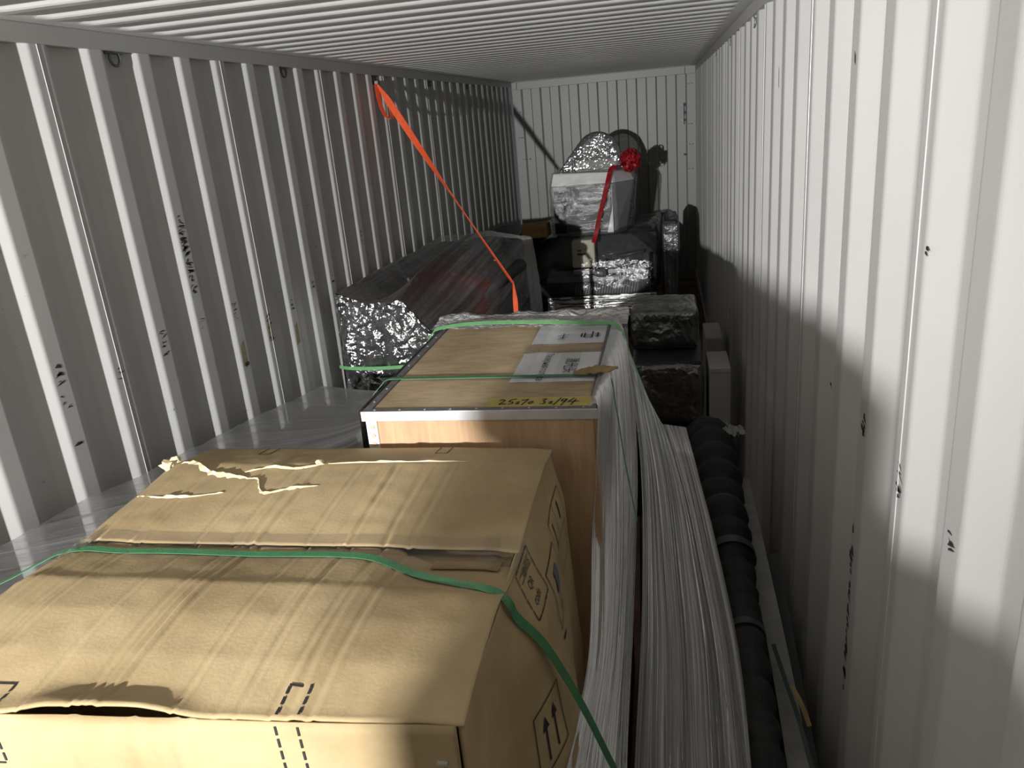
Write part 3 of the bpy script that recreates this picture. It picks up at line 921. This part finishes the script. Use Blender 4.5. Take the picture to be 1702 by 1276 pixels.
sc_ = .205 / cx
strokes('handwritten_number', [[(1.482 + a * sc_ , KY0 + .034 + b * .038) for a, b in l_] for l_ in ln], .0036, lambda x, y: lid(x, y, .002), 'print', t)
# pallet under the crate
pal = thing('wooden_pallet', 'rough wooden pallet under the plywood crate', 'pallet', (1.43, 2.29, 0))
for k in range(5): MB().box(KX0, KX1, KY0 + k * .205, KY0 + k * .205 + .1, .075, .098).build('deck_board', 'ply_top', pal)
for k in range(3): MB().box(KX0 + k * .268, KX0 + k * .268 + .08, KY0, KY0 + .92, 0, .074).build('runner', 'ply_top', pal)

# ------------------------------------------------------------------ low wrapped cases beside the crate
c1 = MB().box(.12, .58, .85, 3.45, 0, .99).build('long_case', 'charcoal', None, bevel=.02)
tag(c1, 'long dark grey case under the film between plywood crate and left wall', 'case')
c2 = thing('black_machine_frame', 'black steel frame part showing between the hanging film folds beside the crate', 'machine part', (1.88, 1.85, 0))
MB().hexa([(1.855, 1.55, 0), (1.965, 1.55, 0), (1.955, 2.22, 0), (1.855, 2.22, 0)], [(1.855, 1.55, .66), (1.965, 1.55, .70), (1.945, 2.22, 1.14), (1.855, 2.22, 1.12)]).build('body', 'black', c2, bevel=.006)
MB().box(1.757, 1.767, 1.98, 2.55, .2, 1.12).build('back_plate', 'black', c2)
MB().tube([(1.84, 2.15, 1.1), (1.84, 1.95, .85), (1.845, 1.7, .5)], .018, 10).build('cable', 'black', c2, smooth=True)
MB().box(1.82, 1.86, 2.0, 2.06, .78, .80).build('cross_bar', 'grey', c2)

# ------------------------------------------------------------------ clear stretch film around crate and cases
fw = thing('stretch_film', 'clear streaky stretch film hanging in folds around the plywood crate', 'film', (1.6, 2.0, 0))
def sheet(left, right, top=None, nu=150, nv=40, amp=.008, fr=26, out=(0.85, -.5, 0), ph=0.0, lowamp=.0):
    Lc, Rc = smooth_path(left, 8), smooth_path(right, 8)
    o_ = Vector(out)
    def fn(u, v):
        p = lerp(poly_at(Lc, v), poly_at(Rc, v), u)
        if top:
            q = poly_at(top, u); b = lerp(Lc[0], Rc[0], u); p = p + (q - b) * (1 - v) ** 3
        e = sstep(v / .12)
        w = amp * (nz(u * fr + .25 * nz(v * 3, ph), v * .7, ph) + .5 * nz(u * fr * 2.7, v * 1.1, ph + 3)) + lowamp * nz(u * 5, v * 1.5, ph + 9)
        return p + o_ * (w * e)
    return MB().grid(fn, nu, nv, uv=True)
A = sheet([(1.722, 1.815, 1.591), (1.745, 1.790, 1.575), (1.716, 1.765, 1.244), (1.722, 1.50, 1.07), (1.700, 1.13, 1.06), (1.70, 1.02, .93)],
          [(1.735, 2.74, 1.594), (1.785, 2.50, 1.55), (1.815, 2.30, 1.248), (1.805, 1.95, .928), (1.795, 1.55, .714), (1.80, 1.3, .55)], lowamp=.012)
A.build('film_sheet', 'film_curtain', fw, smooth=True)
B = sheet([(1.76, 2.58, 1.592), (1.822, 2.20, 1.313), (1.832, 1.80, 1.034), (1.815, 1.50, .766), (1.815, 1.3, .6)],
          [(1.967, 2.25, 1.350), (2.0, 2.13, 1.22), (2.032, 2.0, 1.103), (2.078, 1.75, .932), (2.086, 1.45, .844), (2.09, 1.25, .7)],
          top=[(1.76, 2.58, 1.592), (1.81, 2.42, 1.49), (1.855, 2.34, 1.41), (1.895, 2.28, 1.35), (1.967, 2.25, 1.35)], ph=4.0, lowamp=.014)
B.build('film_sheet', 'film_curtain', fw, smooth=True)
C = sheet([(1.112, 1.806, 1.44), (1.0, 1.80, 1.42), (.64, 1.79, 1.36), (.10, 1.70, 1.285)],
          [(1.125, 2.77, 1.588), (1.08, 2.82, 1.42), (.75, 3.2, 1.15), (.16, 3.55, 1.055)], top=[(1.112, 1.806, 1.44), (1.112, 1.815, 1.588), (1.114, 2.05, 1.588), (1.114, 2.25, 1.588), (1.114, 2.5, 1.588), (1.114, 2.77, 1.588)], nu=120, nv=60, amp=.006, fr=20, out=(-.4, 0, .9), ph=8.0, lowamp=.012)
C.build('film_sheet', 'film_side', fw, smooth=True)
D = sheet([(.645, .86, 1.36), (.4, .86, 1.33), (.10, .86, 1.31)], [(.64, 1.80, 1.375), (.4, 1.77, 1.33), (.10, 1.71, 1.287)], nu=60, nv=30, amp=.004, fr=14, out=(-.2, 0, 1), ph=12.0, lowamp=.01)
D.build('film_sheet', 'film_side', fw, smooth=True)
def ruf(u, v):
    x = 1.085 + .70 * u
    y = 2.60 + .20 * v + .012 * nz(u * 6, 1)
    z = ZT + .004 + .018 * sstep((v - .35) / .4) * (0.7 + 1.2 * nz(u * 5, 3)) + .006 * nz(u * 22, v * 8, 5)
    if v > .85: z -= .25 * (v - .85)
    return (x, y, max(z, ZT + .003))
MB().grid(ruf, 110, 26, uv=True).build('film_sheet', 'film_ruffle', fw, smooth=True)
def hang(u, v):
    x = 1.095 + .68 * u
    return (x, 2.80 + .01 * nz(u * 12, v * 3) + .02 * v, ZT + .0 - .5 * v)
MB().grid(hang, 60, 14, uv=True).build('film_sheet', 'film_ruffle', fw, smooth=True)

# ------------------------------------------------------------------ green packing straps
pts = [(.10, 1.14, 1.345), (.30, 1.17, 1.385), (.49, 1.20, 1.435), (.60, 1.222, 1.48), (.66, 1.228, ctop(.67, 1.228) + .008)]
for x in (.72, .80, .90, 1.0, 1.1, 1.2, 1.28): pts.append((x, 1.235, ctop(x, 1.235) + .007))
for x, y in ((1.36, 1.222), (1.45, 1.185), (1.54, 1.152), (1.612, 1.128)): pts.append((x, y, ctop(x, y, 1) + .007))
top_n = len(pts)
pts += [(1.638, 1.127, 1.49)] + [(side_x(y, z) + o_, y, z) for y, z, o_ in ((1.15, 1.445, .010), (1.19, 1.36, .014), (1.235, 1.24, .028), (1.275, 1.12, .042), (1.31, 1.0, .055))] + [(1.80, 1.35, .86), (1.83, 1.385, .70), (1.86, 1.41, .55)]
sp = smooth_path(pts, 5)
sides = []
for k, p in enumerate(sp):
    f = sstep((p.x - 1.60) / .05)
    sides.append(tuple(Vector((0, 1, 0)).lerp(Vector((0.25, .80, .40)), f)))
tag(MB().ribbon(sp, sides, .0185, .0012).build('packing_strap', 'green'), 'dark green plastic packing strap pulled across the big cardboard carton', 'strap')
pts = [(1.06, 2.055, 1.545), (1.09, 2.062, 1.575), (1.112, 2.068, 1.589), (1.2, 2.068, 1.5895), (1.45, 2.066, 1.5895), (1.66, 2.064, 1.5895), (1.752, 2.06, 1.589), (1.775, 2.0, 1.52), (1.80, 1.90, 1.40), (1.83, 1.80, 1.28)]
tag(MB().ribbon(smooth_path(pts, 5), (0, 1, .0), .017, .0012).build('packing_strap', 'green'), 'thin green strap lying across the white paper label on the plywood crate', 'strap')
pts = [(1.07, 2.57, 1.545), (1.095, 2.575, 1.578), (1.125, 2.58, 1.60), (1.25, 2.585, 1.612), (1.45, 2.58, 1.612), (1.65, 2.56, 1.606), (1.755, 2.54, 1.598), (1.80, 2.47, 1.50), (1.86, 2.36, 1.37), (1.90, 2.27, 1.26)]
sp = smooth_path(pts, 5)
tag(MB().ribbon(sp, (0, .93, .36), .019, .0012).build('packing_strap', 'green_light'), 'light green strap across the rear of the crate lid under the film ruffle', 'strap')
# scrap of cardboard under the front strap
def scrap(u, v):
    x = 1.655 + .125 * u; w = .034 * (1 - .75 * sstep((u - .7) / .3)) * (.35 + .65 * sstep(u / .3))
    y = 2.075 + .012 * u + w * (v - .5) * 2 * (1 + .25 * nz(u * 7, v * 3))
    return (x, y, 1.5925 + .012 * (1 - abs(v - .4)) * sstep(u * 2) + .005 * nz(u * 9, v * 5, 2))
tag(MB().grid(scrap, 18, 8, uv=True).build('cardboard_scrap', 'card_dark', solid=.003), 'torn brown cardboard scrap tucked on the strap at the crate corner', 'scrap')

# ------------------------------------------------------------------ wrapped bundle by the left wall
bt = thing('wrapped_bundle', 'bulky black machinery bundle in shiny clear film against the left wall', 'bundle', (.5, 5.2, 0))
SEC = [(4.10, [(.035, .1), (.045, .9), (.065, 1.42), (.25, 1.35), (.45, 1.365), (.64, 1.14), (.68, .7), (.70, .1)]),
       (4.6, [(.035, .1), (.045, .9), (.065, 1.42), (.22, 1.27), (.42, 1.43), (.74, 1.20), (.78, .7), (.80, .1)]),
       (5.2, [(.035, .1), (.045, .9), (.065, 1.41), (.25, 1.26), (.46, 1.49), (.84, 1.33), (.88, .8), (.90, .1)]),
       (5.6, [(.035, .1), (.045, .9), (.075, 1.40), (.28, 1.31), (.50, 1.50), (.905, 1.44), (.93, .9), (.95, .1)]),
       (6.3, [(.035, .1), (.045, .9), (.085, 1.40), (.30, 1.40), (.50, 1.42), (.86, 1.34), (.90, .9), (.92, .1)])]
def sec_pt(u, v, ins=0.0):
    n = len(SEC) - 1; k = min(int(v * n), n - 1); f = v * n - k
    def prof(s):
        P = [Vector((x, 0, z)) for x, z in s[1]]
        q = poly_at(P, u); return Vector((q.x, s[0], q.z))
    p = prof(SEC[k]).lerp(prof(SEC[k + 1]), f)
    if ins:
        c = Vector((.45, p.y, .6)); d = (c - p); p = p + d.normalized() * ins
    return p
def bundle(u, v):
    p = sec_pt(u, v)
    w = .010 * nz(p.x * 9 + p.y * 4, p.y * 3, p.z * 9) + .006 * nz(p.x * 30 - p.y * 14, p.y * 6, p.z * 26)
    return p + Vector((.5, -.2, .6)) * w
MB().grid(bundle, 120, 110, uv=True).build('film_wrap', 'film_bundle', bt, smooth=True)
def cap(u, v):
    top = sec_pt(.22 + .56 * u, 0); bot = Vector((.045 + .645 * u, 4.10, .1))
    p = lerp(top, bot, v)
    p.y = 4.10 - .045 * math.sin(min(1, v * 3) * PI / 2) * math.sin(u * PI) ** .4 + .014 * nz(p.x * 11, p.z * 11, 4) + .009 * nz(p.x * 34, p.z * 30, 9)
    return p
MB().grid(cap, 70, 70, uv=True).build('front_wrap', 'film_sparkle', bt, smooth=True)
MB().grid(lambda u, v: sec_pt(.02 + .96 * u, .012 + .97 * v, .045), 40, 24, uv=True).build('dark_core', 'black_matt', bt)
MB().grid(lambda u, v: lerp(sec_pt(.1 + .8 * u, .0, .05), (.06 + .6 * u, 4.1, .1), v) + Vector((0, .06, 0)), 20, 10, uv=True).build('core_front', 'black', bt)
MB().tube([(.72, 4.75, 1.20), (.905, 5.45, 1.28)], .045, 14).build('roller', 'charcoal', bt, smooth=True)
MB().tube([(.46, 4.5, 1.33), (.55, 5.0, 1.30)], .02, 10).build('pipe', 'charcoal', bt, smooth=True)
MB().ribbon([(.30, 4.9, 1.33), (.36, 4.72, 1.31)], (1, .2, 0), .02, .002).build('pale_strip', 'strip', bt)
MB().ribbon([(.24, 4.9, 1.33), (.30, 4.75, 1.31)], (1, .2, 0), .012, .002).build('pale_strip', 'strip', bt)
MB().box(.12, .36, 5.1, 5.9, 1.2, 1.30).build('inner_box', 'black', bt, bevel=.01)
MB().box(.6, .78, 5.2, 5.5, 1.36, 1.37).build('red_patch', 'dark_red', bt)
pts = [(.03, 4.09, .985), (.12, 4.055, .985), (.3, 4.03, .99), (.5, 4.03, 1.0), (.66, 4.07, 1.02), (.72, 4.2, 1.02)]
tag(MB().ribbon(smooth_path(pts, 5), (0, 0, 1), .020, .0012).build('packing_strap', 'green_light'), 'green strap around the front of the wrapped bundle by the left wall', 'strap')

# orange lashing strap
a = Vector((.0, 5.465, 2.578)); b = Vector((.935, 4.95, 1.255))
path = [a.lerp(b, k / 60) + Vector((0, 0, -.012 * math.sin(PI * k / 60))) for k in range(61)]
d = (b - a).normalized(); s0 = d.cross(Vector((-.26, .95, -.15))).normalized(); s1 = d.cross(s0)
sd = []; wd = []
for k in range(61):
    ang = R(25 + 60 * sstep((k - 8) / 30) - 8 * sstep((k - 40) / 20)); sd.append(tuple(s0 * math.cos(ang) + s1 * math.sin(ang)))
    wd.append(.012 + .038 * sstep(k / 6))
path += [Vector((.945, 4.93, 1.15)), Vector((.945, 4.92, 1.05)), Vector((.945, 4.92, .85))]
sd += [tuple(Vector((.9, -.3, 0)))] * 3; wd += [.035] * 3
ot = thing('orange_lashing_strap', 'bright orange lashing strap stretched from the left wall ring to the bundle', 'strap', (0.03, 5.465, 1.2))
MB().ribbon(path, sd, wd, .003).build('webbing', 'orange', ot)
tail = smooth_path([(.005, 5.46, 2.58), (.012, 5.44, 2.50), (.03, 5.42, 2.42), (.06, 5.41, 2.355), (.095, 5.42, 2.345), (.085, 5.44, 2.40), (.05, 5.45, 2.50)], 6)
MB().ribbon(tail, (.3, .9, .2), [.045 * (1 - .5 * k / len(tail)) for k in range(len(tail))], .002).build('loose_tail', 'orange', ot)
MB().box(-.022, .02, 5.44, 5.49, 2.565, 2.59).build('hook', 'steel_dark', ot, bevel=.004)

# ------------------------------------------------------------------ laser machine at the far end
mt = thing('wrapped_machine', 'film-wrapped cutting machine with white hooded head at the far end', 'machine', (1.2, 8.7, 0))
MB().box(.51, 1.80, 7.95, 9.7, 0, .43).build('base', 'black', mt, bevel=.012)
MB().box(.50, 1.84, 8.32, 9.6, .43, 1.03).build('body', 'black_matt', mt, bevel=.02)
MB().box(.60, 1.76, 8.0, 8.32, .43, .60).build('front_housing', 'charcoal', mt, bevel=.006)
gr = MB().box(.975, 1.665, 7.985, 8.0, .44, .455).box(.975, 1.665, 7.985, 8.0, .58, .592).box(.975, .985, 7.985, 8.0, .455, .58).box(1.655, 1.665, 7.985, 8.0, .455, .58).build('grille', 'charcoal', mt)
for k in range(24):
    x = .995 + k * .0275
    ptsl = [(x - .012, 7.99, .458), (x - .004, 7.985, .49), (x + .004, 7.984, .53), (x + .014, 7.988, .578)]
    MB().ribbon(smooth_path(ptsl, 3), (1, .35, 0), .013, .004).build('slat', 'grey', gr)
MB().box(.70, 1.74, 7.97, 8.32, .601, .655).build('guide_beam', 'grey', mt, bevel=.004)
MB().box(.98, 1.205, 8.0, 8.06, .672, .715).build('linear_rail', 'silver', mt, bevel=.003)
MB().box(1.335, 1.72, 8.0, 8.06, .672, .715).build('linear_rail', 'silver', mt, bevel=.003)
MB().box(1.0, 1.70, 8.08, 8.3, .656, .70).build('rail_bed', 'black', mt)
MB().box(1.215, 1.325, 7.96, 8.14, .645, .73).build('carriage', 'charcoal', mt, bevel=.012)
MB().box(1.24, 1.31, 8.0, 8.12, .735, .80).build('motor', 'grey', mt, bevel=.006)
MB().tube([(1.20, 7.95, .69), (1.24, 7.945, .695), (1.29, 7.95, .68)], .022, 10).build('knob', 'silver', mt, smooth=True)
MB().box(.96, 1.20, 8.10, 8.30, .72, 1.01).build('cream_block', 'cream', mt, bevel=.02)
MB().box(1.02, 1.10, 8.085, 8.1, .86, .875).box(1.02, 1.06, 8.085, 8.1, .90, .912).build('slot', 'black', mt)
MB().tube([(1.42, 8.12, .82), (1.70, 8.12, .86)], .02, 8).build('rod', 'charcoal', mt, smooth=True)
MB().tube([(1.74, 8.05, .62), (1.74, 8.05, .85)], .018, 8).build('post', 'charcoal', mt, smooth=True)
# head: hood, body, window, screen
MB().hexa([(.80, 8.22, 1.04), (1.40, 8.22, 1.04), (1.52, 8.42, 1.04), (1.52, 8.9, 1.04), (.80, 8.9, 1.04)], [(.79, 8.2, 1.555), (1.40, 8.2, 1.555), (1.605, 8.42, 1.555), (1.605, 8.9, 1.555), (.79, 8.9, 1.555)]).build('head_body', 'grey', mt, bevel=.008)
MB().hexa([(.775, 8.185, 1.558), (1.405, 8.185, 1.558), (1.615, 8.41, 1.558), (1.615, 8.9, 1.558), (.775, 8.9, 1.558)], [(.80, 8.215, 1.685), (1.385, 8.215, 1.668), (1.565, 8.46, 1.662), (1.565, 8.9, 1.662), (.80, 8.9, 1.685)]).build('head_hood', 'white', mt, bevel=.01)
MB().box(.935, 1.385, 8.188, 8.205, 1.09, 1.545).build('head_window', 'charcoal', mt, bevel=.004)
MB().box(.80, .925, 8.12, 8.19, 1.085, 1.52).build('screen', 'glass', mt, bevel=.006)
MB().hexa([(1.335, 8.18, 1.06), (1.40, 8.18, 1.06), (1.40, 8.19, 1.06), (1.335, 8.19, 1.06)], [(1.398, 8.18, 1.33), (1.40, 8.18, 1.33), (1.40, 8.19, 1.33), (1.398, 8.19, 1.33)]).build('white_plate', 'white', mt)
MB().box(.865, .875, 8.235, 8.25, 1.605, 1.63).build('badge', 'black', mt)
# arch on top wrapped in crinkled film
arch = [(1.235 + .235 * math.cos(q), 8.62, 1.68 + .35 * math.sin(q) ** .8) for q in [PI * k / 24 for k in range(25)]]
MB().tube(arch, .026, 10).build('hose_arch', 'charcoal', mt, smooth=True)
MB().box(1.0, 1.46, 8.5, 8.74, 1.67, 1.79).build('arch_base', 'white', mt, bevel=.02)
hp = []
for (x, y, z) in arch:
    hp += [(1.235 + (x - 1.235) * 1.1, 8.5, z + .015), (1.235 + (x - 1.235) * 1.05, 8.74, z + .01)]
hp += [(.84, 8.4, 1.69), (.84, 8.7, 1.69), (1.5, 8.42, 1.69)]
shell('film_wrap', hp, 'film_foil', mt, voxel=.011, amp=.010, freq=14, fine=.006, smooth_it=2, flat=True)
hp = [(.765, 8.115, 1.56), (1.42, 8.115, 1.56), (.78, 8.10, 1.3), (.765, 8.10, 1.06), (1.42, 8.10, 1.06), (.79, 8.148, 1.70), (1.39, 8.148, 1.685), (1.58, 8.45, 1.68), (1.635, 8.40, 1.55), (1.60, 8.42, 1.10), (1.635, 8.92, 1.55), (.765, 8.92, 1.56), (.79, 8.92, 1.02), (1.54, 8.92, 1.03), (1.58, 8.92, 1.68), (.79, 8.92, 1.70)]
shell('film_wrap', hp, 'film_head', mt, voxel=.022, amp=.008, freq=8, fine=.003, smooth_it=3)
hp = [(.52, 7.94, .455), (1.84, 7.94, .455), (1.86, 7.98, .80), (.62, 7.98, .80), (.85, 8.1, 1.06), (1.55, 8.12, 1.06), (1.86, 8.3, .95), (.52, 8.3, .98), (.52, 9.62, .4), (1.88, 9.62, .4), (1.88, 9.62, 1.06), (.52, 9.62, 1.06), (1.75, 8.5, 1.1)]
shell('film_wrap', hp, 'film_clear', mt, voxel=.03, amp=.012, freq=6, fine=.004, smooth_it=4)
def skirt(u, v):
    x = .70 + 1.12 * u; z = .452 - .22 * v
    return (x, 7.93 - .05 * v + .010 * nz(u * 5, v * 9, 1) + .008 * nz(u * 9, v * 30, 5), z + .02 * u)
MB().grid(skirt, 90, 50, uv=True).build('film_skirt', 'film_skirt', mt, smooth=True)
# red bow and ribbon
rb = thing('red_bow', 'red rosette bow with a long ribbon hanging over the machine head', 'bow', (1.575, 8.36, 1.74))
random.seed(11)
C0 = Vector((1.585, 8.36, 1.755))
mb = MB()
for k in range(90):
    dr = Vector((random.gauss(0, 1), random.gauss(0, 1), random.gauss(0, 1))).normalized()
    tg = dr.orthogonal().normalized(); tg = Matrix.Rotation(random.uniform(0, 6.28), 3, dr) @ tg
    sdv = dr.cross(tg)
    r_ = random.uniform(.028, .04); cc = C0 + dr * random.uniform(.055, .085)
    cc.z = C0.z + (cc.z - C0.z) * 1.15
    mb.ribbon([cc + tg * (r_ * math.cos(q)) + dr * (r_ * .9 * math.sin(q)) for q in [2 * PI * j / 9 for j in range(10)]], tuple(sdv), .026, .0015)
mb.build('rosette', 'red', rb)
pts = [(1.55, 8.30, 1.735), (1.46, 8.22, 1.715), (1.40, 8.20, 1.70), (1.385, 8.15, 1.66), (1.36, 8.09, 1.56), (1.32, 8.085, 1.42), (1.27, 8.085, 1.25), (1.225, 8.075, 1.08), (1.20, 8.03, .99)]
MB().ribbon(smooth_path(pts, 5), (1, .2, .1), .046, .0015).build('ribbon_tail', 'red', rb)

# ------------------------------------------------------------------ other loads at the far end
pc = thing('wrapped_side_unit', 'tall narrow black panel wrapped in wrinkled film right of the machine', 'panel', (1.98, 8.3, 0))
MB().box(1.915, 2.045, 8.05, 8.75, 0, 1.17).build('panel', 'black', pc, bevel=.02)
shell('film_wrap', [(x, y, z) for x in (1.895, 2.06) for y in (8.02, 8.78) for z in (.4, 1.12)] + [(1.95, 8.1, 1.2), (2.02, 8.1, 1.2), (1.95, 8.7, 1.2)], 'film_panel', pc, voxel=.016, amp=.012, freq=12, fine=.006, smooth_it=2, streak=(1, 1, .25))
cb = MB().box(.36, .41, 7.9, 8.9, 0, 1.09).box(.41, .49, 7.9, 8.9, 1.0, 1.09).build('black_cabinet', 'black', None)
bpy.data.objects.remove(cb)
bk = thing('black_cabinet', 'dark cabinet left of the machine with an ochre block on top', 'cabinet', (.25, 8.5, 0))
MB().box(.06, .41, 7.9, 8.95, 0, 1.10).build('body', 'black', bk, bevel=.015)
MB().box(.08, .225, 7.885, 7.899, .1, 1.06).build('door', 'charcoal', bk, bevel=.003)
MB().box(.245, .39, 7.885, 7.899, .1, 1.06).build('door', 'charcoal', bk, bevel=.003)
ob = MB().hexa([(.44, 8.06, 1.06), (.72, 8.06, 1.06), (.74, 8.3, 1.06), (.44, 8.3, 1.06)], [(.455, 8.08, 1.185), (.71, 8.08, 1.195), (.73, 8.29, 1.21), (.455, 8.29, 1.20)]).build('ochre_block', 'ochre', None, bevel=.02)
tag(ob, 'ochre foam block lying left of the white machine head', 'foam block')
sb = thing('support_stand', 'black support stand under the ochre foam block', 'stand', (.55, 8.2, 0))
MB().box(.425, .495, 8.04, 8.31, 1.0, 1.058).box(.425, .495, 8.04, 8.31, .45, .5).build('shelf', 'black', sb)
MB().box(.43, .49, 8.06, 8.29, 0, 1.0).build('post', 'black', sb, bevel=.004)

# stack of dark wrapped boxes on the right
db = thing('dark_green_box', 'dark green film-wrapped box on top of the right-hand stack', 'box', (1.9, 4.6, .93))
MB().box(1.72, 2.085, 4.42, 4.80, .935, 1.155).build('box', 'green_dark', db, bevel=.01)
shell('film_wrap', [(x, y, z) for x in (1.71, 2.095) for y in (4.40, 4.815) for z in (.95, 1.168)], 'film_dark', db, voxel=.02, amp=.010, freq=8, fine=.004, smooth_it=3)
d2 = thing('plum_box', 'wider near-black wrapped box in the middle of the right-hand stack', 'box', (1.9, 4.5, .55))
MB().box(1.735, 2.10, 4.19, 4.82, .56, .93).build('box', 'purple_dark', d2, bevel=.012)
shell('film_wrap', [(x, y, z) for x in (1.72, 2.115) for y in (4.17, 4.84) for z in (.565, .920)], 'film_dark', d2, voxel=.02, amp=.012, freq=7, fine=.005, smooth_it=3)
d3 = thing('black_base_box', 'black covered box at the bottom of the right-hand stack', 'box', (1.92, 4.5, 0))
MB().box(1.70, 2.115, 4.12, 4.82, 0, .55).build('box', 'black_matt', d3, bevel=.02)
MB().box(1.74, 2.07, 4.105, 4.119, .1, .45).build('front_plate', 'black', d3, bevel=.004)
w1 = thing('white_cabinet', 'slim off-white box standing upright beside the dark stack', 'box', (2.2, 4.35, 0))
MB().box(2.14, 2.258, 4.2, 4.52, 0, .885).build('body', 'white_box', w1, bevel=.006)
MB().box(2.142, 2.256, 4.196, 4.2, .86, .864).build('seam', 'strip', w1)
w2 = thing('grey_carton', 'small grey carton behind the slim off-white box', 'box', (2.23, 5.5, 0))
MB().box(2.175, 2.29, 5.3, 5.7, 0, .735).build('body', 'white_box', w2, bevel=.006)
MB().box(2.177, 2.288, 5.31, 5.69, .735, .738).build('flap', 'white_box', w2)

# ribbed black hose roll and strips in the gap by the right wall
ht = thing('ribbed_hose', 'thick ribbed black hose roll lying in the gap by the right wall', 'hose', (2.1, 2.4, .6))
cl = smooth_path([(2.075, 3.20, .90), (2.085, 3.05, .945), (2.095, 2.75, .90), (2.11, 2.45, .84), (2.12, 2.15, .82), (2.118, 1.9, .84), (2.122, 1.65, .78), (2.125, 1.4, .74), (2.13, 1.15, .68)], 26)
rad = []
for k, p in enumerate(cl):
    b_ = .072 - .030 * sstep((3.0 - p.y) / 1.1)
    rib = .022 * abs(math.sin(k * PI / 9.0)) * (1 - .5 * sstep((2.5 - p.y) / .5))
    rad.append(b_ + rib + .004 * nz(k * .35, 2))
mb = MB().tube(cl, rad, 22)
mb.v = [tuple(Vector(v) + Vector((nz(v[0] * 40, v[1] * 40, v[2] * 40), nz(v[1] * 40, 5, v[2] * 40), nz(v[2] * 40, v[0] * 40, 9))) * .006) for v in mb.v]
mb.build('hose', 'black_matt', ht, smooth=True)
for yy in (2.62, 2.38, 1.95):
    i = min(range(len(cl)), key=lambda q: abs(cl[q].y - yy))
    MB().tube([cl[i], cl[i + 3]], rad[i] + .008, 20, caps=False).build('tie', 'charcoal', ht, smooth=True)
sh_ = MB().box(1.99, 2.20, 1.2, 3.3, 0, .52).build('low_black_case', 'black', None, bevel=.02)
tag(sh_, 'low black case under the ribbed hose by the right wall', 'case')
hs = MB().box(2.03, 2.12, 3.12, 3.22, .525, .80).build('hose_stand', 'black', None); tag(hs, 'black post holding up the far end of the ribbed hose', 'post')
def strip_(name, label, pts, wd_, mat, side_=(1, 0, .2), th=.006):
    return tag(MB().ribbon(smooth_path(pts, 5), side_, wd_, th).build(name, mat), label, 'strip')
strip_('foam_strip', 'long pale foam strip beside the ribbed hose and right wall', [(2.20, 2.95, .83), (2.215, 2.5, .76), (2.225, 2.0, .70), (2.222, 1.6, .66), (2.215, 1.25, .60)], .055, 'strip')
strip_('foam_strip', 'second grey strip lying next to the wall below the hose', [(2.275, 2.6, .70), (2.275, 2.1, .62), (2.265, 1.6, .58), (2.26, 1.2, .52)], .04, 'charcoal')
strip_('loose_strap', 'loose end of green strap curling beside the pale strip', [(2.20, 1.98, .78), (2.215, 1.85, .765), (2.232, 1.74, .74), (2.248, 1.66, .69), (2.26, 1.6, .66)], .012, 'green_dark', th=.0015)  # shade of the wall gap is put into this darker green
strip_('tape_scrap', 'yellowish tape scrap at the end of the loose strap', [(2.225, 1.80, .785), (2.242, 1.74, .775), (2.255, 1.70, .745)], .012, 'card_dark', th=.001)
def wad(u, v):
    return (2.13 + .085 * u + .01 * nz(u * 6, v * 6), 3.0 + .13 * v, 1.005 + .03 * nz(u * 5, v * 5, 2) + .012 * nz(u * 14, v * 14, 4) - .03 * u * v)
tag(MB().grid(wad, 14, 14, uv=True).build('crumpled_foam_sheet', 'strip', solid=.003), 'crumpled pale foam sheet on the far end of the ribbed hose', 'foam sheet')
tag(MB().box(1.94, 1.985, 3.02, 3.12, .53, .985).build('red_fitting', 'dark_red', None, bevel=.01), 'dull red metal fitting beside the far end of the hose', 'fitting')
